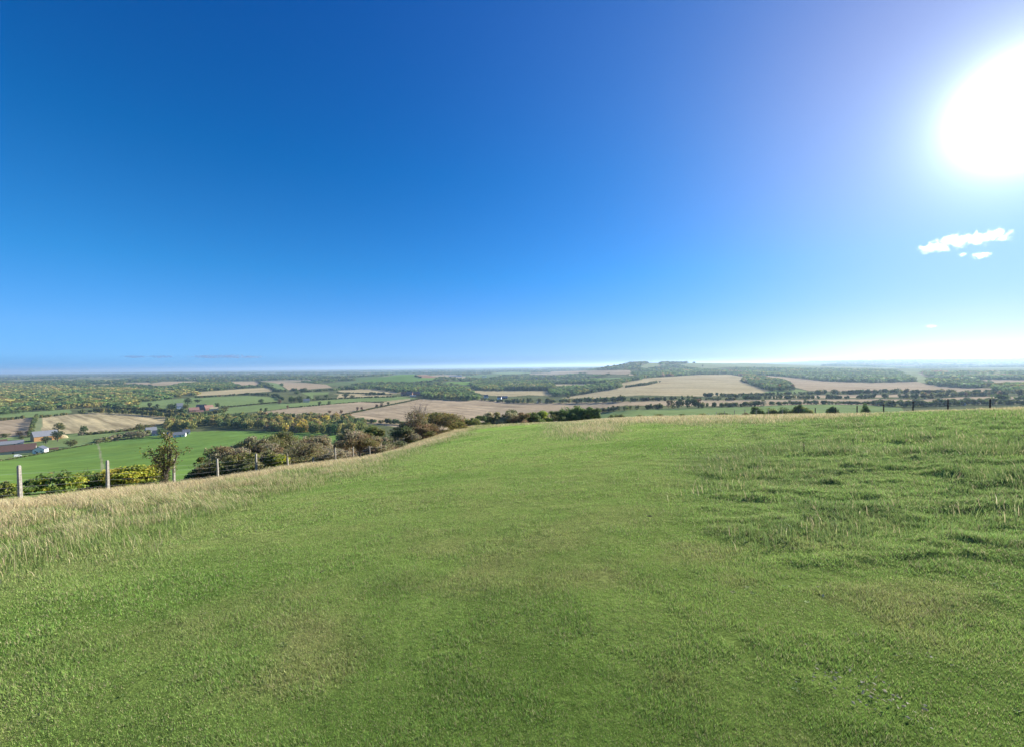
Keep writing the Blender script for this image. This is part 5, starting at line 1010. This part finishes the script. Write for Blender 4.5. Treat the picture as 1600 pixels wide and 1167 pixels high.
# ------------------------------------------------------------------ farms, houses, mast, clouds
M = {
 'white': plain_mat('white_render', (0.80, 0.78, 0.74), 2, .08), 'cream': plain_mat('cream_render', (0.68, 0.60, 0.44), 2, .12), 'brick': plain_mat('red_brick', (0.33, 0.18, 0.125), 4, .3),
 'stone': plain_mat('flint_wall', (0.36, 0.33, 0.29), 4, .3), 'orange': plain_mat('orange_boarding', (0.55, 0.30, 0.13), 3, .25), 'dark': plain_mat('black_boarding', (0.035, 0.033, 0.035), 4, .3),
 'redtile': plain_mat('red_roof_tiles', (0.34, 0.19, 0.145), 3, .3), 'browntile': plain_mat('brown_roof_tiles', (0.16, 0.095, 0.075), 2, .25), 'slate': plain_mat('slate_roof', (0.13, 0.14, 0.165), 3, .25, .5, .3),
 'sheet': plain_mat('grey_roof_sheeting', (0.24, 0.25, 0.265), 1, .15), 'glass': plain_mat('window_glass', (0.03, 0.035, 0.045), 2, .1, .1, .5), 'paint': plain_mat('white_paint', (0.8, 0.8, 0.78), 2, .05),
 'straw': plain_mat('straw', (0.50, 0.42, 0.24), 1.5, .3), 'tyre': plain_mat('tyre_rubber', (0.02, 0.02, 0.02), 8, .2), 'steel': plain_mat('mast_steel', (0.30, 0.31, 0.33), 2, .2),
}
def house(name, label, cat, px, py, wpx, dep_m, hpx, roof_f, wall, roof, yaw=0.0, group=None, wins=3, door=True, chim=0, gable_front=False, y0=130, thick=.3, over=.35):
    """gabled building; long side (local x) faces the camera at yaw 0; gable_front turns the gable to the camera"""
    p = cast(px, py, y0); s = p[1] / F; w_ = wpx * s; h = hpx * s; he = h * (1 - roof_f); r = empty(name, p, -math.atan2(p[0], p[1]) + yaw); tag(r, label, cat, group)
    L, D = (dep_m, w_) if gable_front else (w_, dep_m)
    if gable_front: r.rotation_euler = (0, 0, -math.atan2(p[0], p[1]) + yaw + math.pi / 2)
    a, b = L / 2, D / 2; mb = MB()
    mb.add([(-a, -b, -1.5), (a, -b, -1.5), (a, b, -1.5), (-a, b, -1.5), (-a, -b, he), (a, -b, he), (a, b, he), (-a, b, he), (-a, 0, h - .02), (a, 0, h - .02)],
           [(0, 1, 5, 4), (2, 3, 7, 6), (1, 2, 6, 9, 5), (3, 0, 4, 8, 7), (3, 2, 1, 0)])
    mb.build('wall', M[wall], r)
    mb = MB(); o = over; sl = (h - he) / b; zb = he - o * sl
    for sg in (-1, 1):
        vs = [(-a - o, sg * (b + o), zb + .02), (a + o, sg * (b + o), zb + .02), (a + o, 0, h + .02), (-a - o, 0, h + .02)]; vs += [(x, y, z + thick) for x, y, z in vs]
        f = [(0, 1, 2, 3), (7, 6, 5, 4), (0, 4, 5, 1), (1, 5, 6, 2), (2, 6, 7, 3), (3, 7, 4, 0)]
        mb.add(vs, f if sg > 0 else [q[::-1] for q in f])
    rf = mb.build('roof', M[roof], r)
    for k in range(chim):
        mb = MB(); x = a * (.7 - 1.4 * k); mb.box(x - .45, x + .45, -.4, .4, h - .8, h + 1.3); mb.box(x - .55, x + .55, -.5, .5, h + 1.3, h + 1.45); mb.build('chimney', M['brick'], rf)
    if gable_front: faces = [('x', -a - .03)]
    else: faces = [('y', -b - .03)]
    for k in range(wins):
        u = (k + .5) / wins * 2 - 1; mb = MB(); ww = min(.7, .28 * (D if gable_front else L) / max(wins, 1)); z0, z1 = he * .42, he * .42 + min(1.3, he * .4)
        for ax, c in faces:
            if ax == 'y': x = u * a; mb.box(x - ww, x + ww, c, c + .12, z0, z1)
            else: y = u * b; mb.box(c, c + .12, y - ww, y + ww, z0, z1)
        wn = mb.build('window', M['paint'], r); mb = MB()
        for ax, c in faces:
            if ax == 'y': mb.box(x - ww * .8, x + ww * .8, c - .02, c + .05, z0 + .12, z1 - .12)
            else: mb.box(c - .02, c + .05, y - ww * .8, y + ww * .8, z0 + .12, z1 - .12)
        mb.build('pane', M['glass'], wn)
    if door:
        mb = MB(); dw = .55 if wall in ('white', 'brick', 'cream', 'stone') else min(2.2, a * .25); dh = min(2.1 if dw < 1 else 3.6, he * .8); u = .22
        if gable_front: mb.box(-a - .05, -a + .05, u * b - dw, u * b + dw, 0, dh)
        else: mb.box(u * a - dw, u * a + dw, -b - .05, -b + .05, 0, dh)
        mb.build('door', M['dark'], r)
    return r
house('barn', 'long low barn with a dark brown roof at the left edge', 'barn', 12, 709, 60, 13, 13.5, .62, 'stone', 'browntile', -.12, wins=0)
house('barn', 'grey roofed barn behind the long dark barn', 'barn', 19, 694.5, 24, 12, 6.5, .65, 'stone', 'sheet', -.05, wins=0)
house('barn', 'brown roofed barn at the left edge behind the long dark barn', 'barn', -6, 694, 22, 12, 7, .65, 'stone', 'browntile', -.05, wins=0)
house('barn', 'big orange walled barn with a pale grey roof and dark gable', 'barn', 70, 687, 27, 15, 14.5, .5, 'orange', 'sheet', .22, wins=0)
house('cottage', 'white gabled cottage with a slate roof by the green field', 'cottage', 63.5, 707, 13, 9, 10.5, .42, 'white', 'slate', -.35, wins=2, chim=0, gable_front=True)
house('shed', 'small brown roofed shed beside the white gabled cottage', 'shed', 55, 706, 7, 6, 7, .5, 'dark', 'browntile', -.2, wins=0)
house('shed', 'low orange timber shed right of the white gabled cottage', 'shed', 84, 702, 10, 4, 3, .35, 'orange', 'browntile', 0, wins=0, door=False)
house('cottage', 'pale grey roofed cottage nearest the yellow tree', 'cottage', 236, 674.5, 13, 9, 7.5, .6, 'white', 'sheet', .2, wins=2)
house('cottage', 'dark slate roofed cottage right of the pale grey one', 'cottage', 247, 679, 13, 9, 7, .6, 'white', 'slate', -.25, wins=2)
house('cottage', 'red brick gabled cottage under the copse', 'cottage', 264, 682, 10, 10, 7.5, .45, 'brick', 'slate', .3, wins=2, gable_front=True, chim=1)
house('cottage', 'white cottage with a pale roof at the end of the green field', 'cottage', 281, 681.5, 15, 9, 7, .5, 'white', 'sheet', -.15, wins=3)
house('cottage', 'small white house tucked under the copse trees', 'cottage', 291, 677.5, 9, 8, 7, .5, 'white', 'slate', .1, wins=2)
house('farmhouse', 'red tiled farmhouse at the left of the red farm', 'farmhouse', 303, 643, 13, 10, 7, .55, 'brick', 'redtile', .2, wins=3, chim=1)
house('farmhouse', 'tallest red tiled farmhouse in the middle of the red farm', 'farmhouse', 315, 640.5, 13, 10, 9, .5, 'brick', 'redtile', -.3, wins=3, chim=2)
house('barn', 'bright red tiled barn right of the tallest farmhouse', 'barn', 326, 640, 12, 10, 7.5, .6, 'brick', 'redtile', .45, wins=0)
house('barn', 'pale roofed barn at the right end of the red farm', 'barn', 334, 640.5, 11, 9, 5, .5, 'cream', 'straw', .1, wins=0)
house('barn', 'low red barn in front of the red farm', 'barn', 312, 644.5, 10, 8, 4, .6, 'brick', 'redtile', 0, wins=0)
house('house', 'pale grey house among trees left of the red farm', 'house', 281, 638.5, 8, 9, 9, .45, 'white', 'sheet', .1, wins=2)
house('house', 'cream house in the tree clump above the long green strip', 'house', 478.5, 628, 9, 8, 5.5, .5, 'cream', 'sheet', .1, wins=2)
house('house', 'brown roofed house at the left of the red roofed hamlet', 'house', 632, 617.5, 10, 11, 5.5, .6, 'brick', 'browntile', .2, wins=2)
house('house', 'red roofed house in the middle of the red roofed hamlet', 'house', 640, 617.5, 9, 11, 6, .55, 'brick', 'redtile', -.2, wins=2)
house('barn', 'long red roofed barn at the right of the red roofed hamlet', 'barn', 653, 616.5, 13, 11, 5, .6, 'brick', 'redtile', -.2, wins=0)
house('shed', 'pale shed in front of the red roofed hamlet', 'shed', 645, 619.5, 9, 9, 2.6, .4, 'cream', 'sheet', 0, wins=0)
house('house', 'small white house showing through the dark valley wood', 'house', 676.5, 619, 5, 9, 5, .5, 'white', 'browntile', .2, wins=1)
house('house', 'cream gabled house at the right part of the dark valley wood', 'house', 697.5, 620, 5, 9, 6, .5, 'cream', 'browntile', .2, wins=1, gable_front=True)
house('house', 'bright white house at the left end of the hedge above the great field', 'house', 759.5, 621.5, 6, 9, 5, .45, 'white', 'slate', .2, wins=2)
house('house', 'white house half hidden in the hedge above the great field', 'house', 780.5, 623.5, 6, 9, 5, .4, 'white', 'browntile', -.2, wins=2)
house('barn', 'grey sheeted barn right of the half hidden white house', 'barn', 788, 622.5, 10, 11, 4, .6, 'dark', 'sheet', -.1, wins=0)
house('house', 'low white building at the foot of the mixed tree belt', 'house', 843, 629, 8, 8, 2.5, .4, 'white', 'sheet', 0, wins=2)
house('house', 'small white house at the right end of the mixed tree belt', 'house', 859, 628, 4, 8, 4.5, .4, 'white', 'slate', 0, wins=1)
house('shed', 'long white shed far off beyond the round green hill', 'shed', 712, 588, 20, 40, 1.8, .3, 'white', 'sheet', 0, wins=0, door=False)
house('house', 'left white far house above the right green pasture strip', 'house', 755, 589.5, 3, 14, 2, .4, 'white', 'sheet', 0, wins=0, door=False)
house('house', 'right white far house above the right green pasture strip', 'house', 759, 589, 2.5, 14, 2, .4, 'white', 'sheet', 0, wins=0, door=False)
house('house', 'white far house above the straight edged plantation', 'house', 850, 589, 4, 14, 2.6, .4, 'white', 'browntile', 0, wins=0, door=False)
house('house', 'pale far house just behind the straight edged plantation', 'house', 838, 593, 4, 12, 2.4, .4, 'cream', 'sheet', 0, wins=0, door=False)
house('house', 'small white house at the end of the hedge below the hill field', 'house', 1141.5, 624.5, 3, 7, 4.5, .4, 'white', 'slate', 0, wins=1, door=False)
house('shed', 'long grey shed with a bright roof behind the meadow field', 'shed', 1244, 630.5, 12, 10, 4, .55, 'dark', 'sheet', 0, wins=0)
house('tower', 'tiny pale tower standing in the far left woods', 'tower', 109, 604.5, 2, 6, 3, .3, 'cream', 'slate', 0, wins=0, door=False)
def caravan(px, py, wpx, hpx, label):
    p = cast(px, py, 120); s = p[1] / F; L = wpx * s / 2; h = hpx * s; r = empty('caravan', p, -math.atan2(p[0], p[1])); tag(r, label, 'caravan', 'white caravans behind the right hand fence')
    mb = MB(); D = 1.3; c = .35
    prof = [(-L, .6), (-L - .15, 1.1), (-L + .1, h - c), (-L + .5, h), (L - .5, h), (L, h - c), (L + .05, 1.1), (L - .1, .6)]; n = len(prof)
    mb.add([(x, -D, z) for x, z in prof] + [(x, D, z) for x, z in prof], [tuple(range(n)), tuple(range(2 * n - 1, n - 1, -1))] + [(k, k + n, (k + 1) % n + n, (k + 1) % n) for k in range(n)]); mb.build('body', M['paint'], r)
    for u in (-.5, .25):
        mb = MB(); mb.box(u * L - .6, u * L + .6, -D - .03, -D + .02, h * .5, h * .8); mb.build('window', M['glass'], r)
    for u in (-.25, .25):
        mb = MB(); mb.tube([(u * L, -D + .05, .33), (u * L, -D + .27, .33)], .33, 12); mb.build('wheel', M['tyre'], r)
for a in ((1484.5, 631, 7, 3, 'long white caravan left of the others behind the right fence'), (1496.5, 632, 7, 3.6, 'brightest white caravan behind the right fence'), (1506, 633, 5, 3.2, 'small pale caravan right of the brightest one'), (1515, 630.5, 8, 3.4, 'pale caravan left of the tallest right hand fence post'), (1537, 630.5, 10, 3.2, 'pale long caravan right of the tallest right hand fence post')): caravan(*a)
def van():
    p = cast(28, 713, 120); s = p[1] / F; r = empty('parked_van', p, -math.atan2(p[0], p[1]) + .1); tag(r, 'white van parked in the yard below the long dark barn', 'van')
    prof = [(-2.5, .45), (-2.5, 1.1), (-2.35, 1.95), (-2.1, 2.1), (1.0, 2.1), (1.7, 1.3), (2.4, 1.1), (2.5, .5)]; n = len(prof); D = .95; mb = MB()
    mb.add([(x, -D, z) for x, z in prof] + [(x, D, z) for x, z in prof], [tuple(range(n))[::-1], tuple(range(n, 2 * n))] + [(k, (k + 1) % n, (k + 1) % n + n, k + n) for k in range(n)]); mb.build('body', M['paint'], r)
    mb = MB(); mb.add([(1.02, -D * .9, 2.1), (1.02, D * .9, 2.1), (1.7, D * .9, 1.34), (1.7, -D * .9, 1.34)], [(0, 3, 2, 1)]); mb.box(.2, 1.05, -D - .02, -D + .02, 1.3, 1.9); mb.build('window', M['glass'], r)
    for x in (-1.6, 1.6):
        for y in (-D, D - .2):
            mb = MB(); mb.tube([(x, y - .02, .36), (x, y + .22, .36)], .36, 14); mb.build('wheel', M['tyre'], r)
van()
def straw_heap():
    p = cast(96, 684, 130); rg = np.random.default_rng(4); mb = MB(); vs = []; fs = []; n = 16; m = 14
    for j in range(m):
        x = -6 + 12 * j / (m - 1); hh = 5.2 * math.sin(math.pi * (j + .6) / (m + .2)) ** .5
        for i in range(n):
            a = math.pi * i / (n - 1); vs.append((x + rg.normal() * .15, -math.cos(a) * 4 * (hh / 5.2) + rg.normal() * .12, math.sin(a) * hh - .2 + rg.normal() * .12))
    for j in range(m - 1):
        for i in range(n - 1): fs.append((j * n + i, (j + 1) * n + i, (j + 1) * n + i + 1, j * n + i + 1))
    fs += [tuple(range(n)), tuple(range((m - 1) * n, m * n))[::-1]]; mb.add(vs, fs); o = mb.build('straw_heap', M['straw']); o.location = [float(q) for q in p]; o.rotation_euler = (0, 0, .5); tag(o, 'rounded pale straw heap at the right end of the orange walled barn', 'straw heap')
straw_heap()
def mast():
    p = cast(1017, 568.5, 2500); h = 62.0; r = empty('radio_mast', p); tag(r, 'thin grey lattice mast on the far hilltop', 'mast'); mb = MB()
    L = [(1.6 * math.cos(a), 1.6 * math.sin(a)) for a in (0, 2.1, 4.2)]
    for x, y in L: mb.tube([(x, y, -2), (x * .4, y * .4, h)], [.35, .22], 5)
    for k in range(20):
        z = h * k / 20; z2 = h * (k + 1) / 20; q = 1 - .6 * k / 20; q2 = 1 - .6 * (k + 1) / 20
        for i in range(3):
            a, b = L[i], L[(i + 1) % 3]; mb.tube([(a[0] * q, a[1] * q, z), (b[0] * q2, b[1] * q2, z2)], .14, 4)
    mb.build('lattice', M['steel'], r)
    mb = MB(); mb.tube([(0, 0, h - .5), (0, 0, h + 8)], [.2, .1], 5); mb.build('aerial', M['steel'], r)
mast()
# clouds: real vapour far beyond the haze
def cloud(name, label, px, py, wpx, hpx, dist, dens, seed, puffs, depth=.2, sc=1.0, tone=(1, 1, 1), tilt=5, rag=4.6, cut=.3):
    c = np.array([0, 0, EYE]) + pix_dir(px, py) * dist; W = wpx * dist / 1000.0 * 1.0; s = dist / np.linalg.norm(Rv * (px - 800) + Uv * (583.5 - py) + Fv * F)
    W = wpx * s / 2; H = hpx * s / 2; D = W * depth
    m = bpy.data.materials.new(name + '_vapour'); m.use_nodes = True; t = m.node_tree; t.nodes.clear()
    tcn = N(t, 'ShaderNodeTexCoord'); dens_acc = None
    asp = N(t, 'ShaderNodeVectorMath', operation='MULTIPLY'); asp.inputs[1].default_value = (W / H, 1.0, 1.0); t.links.new(tcn.outputs['Object'], asp.inputs[0])
    n1 = noise_node(t, 2.3 * sc, 8, asp.outputs[0], .65)
    for (x, z, rx, rz) in puffs:
        mp = N(t, 'ShaderNodeMapping', vector_type='POINT'); mp.inputs['Location'].default_value = (-x / rx, 0, -z / rz); mp.inputs['Scale'].default_value = (1 / rx, 1.1, 1 / rz); t.links.new(tcn.outputs['Object'], mp.inputs[0])
        ln = N(t, 'ShaderNodeVectorMath', operation='LENGTH'); t.links.new(mp.outputs[0], ln.inputs[0])
        v = mth(t, 'SUBTRACT', 1.0, ln.outputs['Value']); dens_acc = v if dens_acc is None else mth(t, 'MAXIMUM', dens_acc, v)
    f = mth(t, 'ADD', dens_acc, mth(t, 'MULTIPLY', mth(t, 'SUBTRACT', n1, 0.5), rag))
    f = mth(t, 'MULTIPLY', mth(t, 'MAXIMUM', mth(t, 'SUBTRACT', f, cut), 0.0, clamp=True), dens / H)
    v = N(t, 'ShaderNodeVolumePrincipled'); v.inputs['Color'].default_value = (*tone, 1); v.inputs['Anisotropy'].default_value = .55; t.links.new(f, v.inputs['Density'])
    o = N(t, 'ShaderNodeOutputMaterial'); t.links.new(v.outputs[0], o.inputs['Volume'])
    mb = MB(); vs = []; fs = []; nu, nv = 24, 12
    for j in range(nv + 1):
        for i in range(nu):
            a = 2 * math.pi * i / nu; b = math.pi * j / nv - math.pi / 2; vs.append((1.25 * math.cos(b) * math.cos(a), 1.25 * math.cos(b) * math.sin(a), 1.25 * math.sin(b)))
    for j in range(nv):
        for i in range(nu): fs.append((j * nu + i, j * nu + (i + 1) % nu, (j + 1) * nu + (i + 1) % nu, (j + 1) * nu + i))
    mb.add(vs, fs); ob = mb.build(name, m); ob.location = [float(q) for q in c]; ob.scale = (float(W), float(D), float(H)); ob.rotation_euler = (0, math.radians(tilt), -math.atan2(c[0], c[1])); return tag(ob, label, 'cloud')
cloud('cloud', 'small bright white cloud below the sun', 1504, 377, 100, 36, 9000, 3.2, 1, [(-.62, -.35, .42, .5), (-.15, .1, .5, .6), (.3, .12, .4, .6), (.72, .28, .34, .5)])
cloud('cloud', 'tiny white wisp under the small bright cloud', 1533, 399, 22, 12, 9000, 4, 2, [(0, 0, 1, .9)], sc=.8)

cloud('cloud', 'faint long grey cloud streak low over the left horizon', 352, 558, 110, 12, 39000, .7, 3, [(-.4, 0, .5, .5), (.1, .1, .5, .6), (.6, 0, .4, .4)], tone=(.45, .56, .75), tilt=0, depth=.5)  # both streaks: cloud shade put into the vapour colour, so they read darker
cloud('cloud', 'faint short grey cloud streak at the left of the long one', 232, 558, 80, 10, 39000, .6, 4, [(-.4, 0, .5, .5), (.4, .1, .5, .5)], tone=(.45, .56, .75), tilt=0, depth=.5)

cloud('cloud', 'smallest white wisp left of the tiny wisp under the cloud', 1504, 398, 11, 8, 9000, 2.5, 5, [(0, 0, 1, .9)], sc=.8)
cloud('cloud', 'faint white wisp low above the right horizon', 1455, 510, 16, 6, 12000, 1.2, 6, [(0, 0, 1, .9)], sc=.8)
# ------------------------------------------------------------------ the air
def haze(density=6.2e-5):
    m = bpy.data.materials.new('haze_air'); m.use_nodes = True; t = m.node_tree; t.nodes.clear()
    v = N(t, 'ShaderNodeVolumePrincipled'); v.inputs['Color'].default_value = (0.52, 0.72, 0.96, 1); v.inputs['Density'].default_value = density; v.inputs['Anisotropy'].default_value = 0.36
    o = N(t, 'ShaderNodeOutputMaterial'); t.links.new(v.outputs[0], o.inputs['Volume'])
    mb = MB(); mb.box(-42000, 42000, -42000, 42000, -95, 112)
    h = mb.build('haze', m); h['kind'] = 'stuff'; h['label'] = 'pale blue haze lying over the far country'; h['category'] = 'haze'
haze()
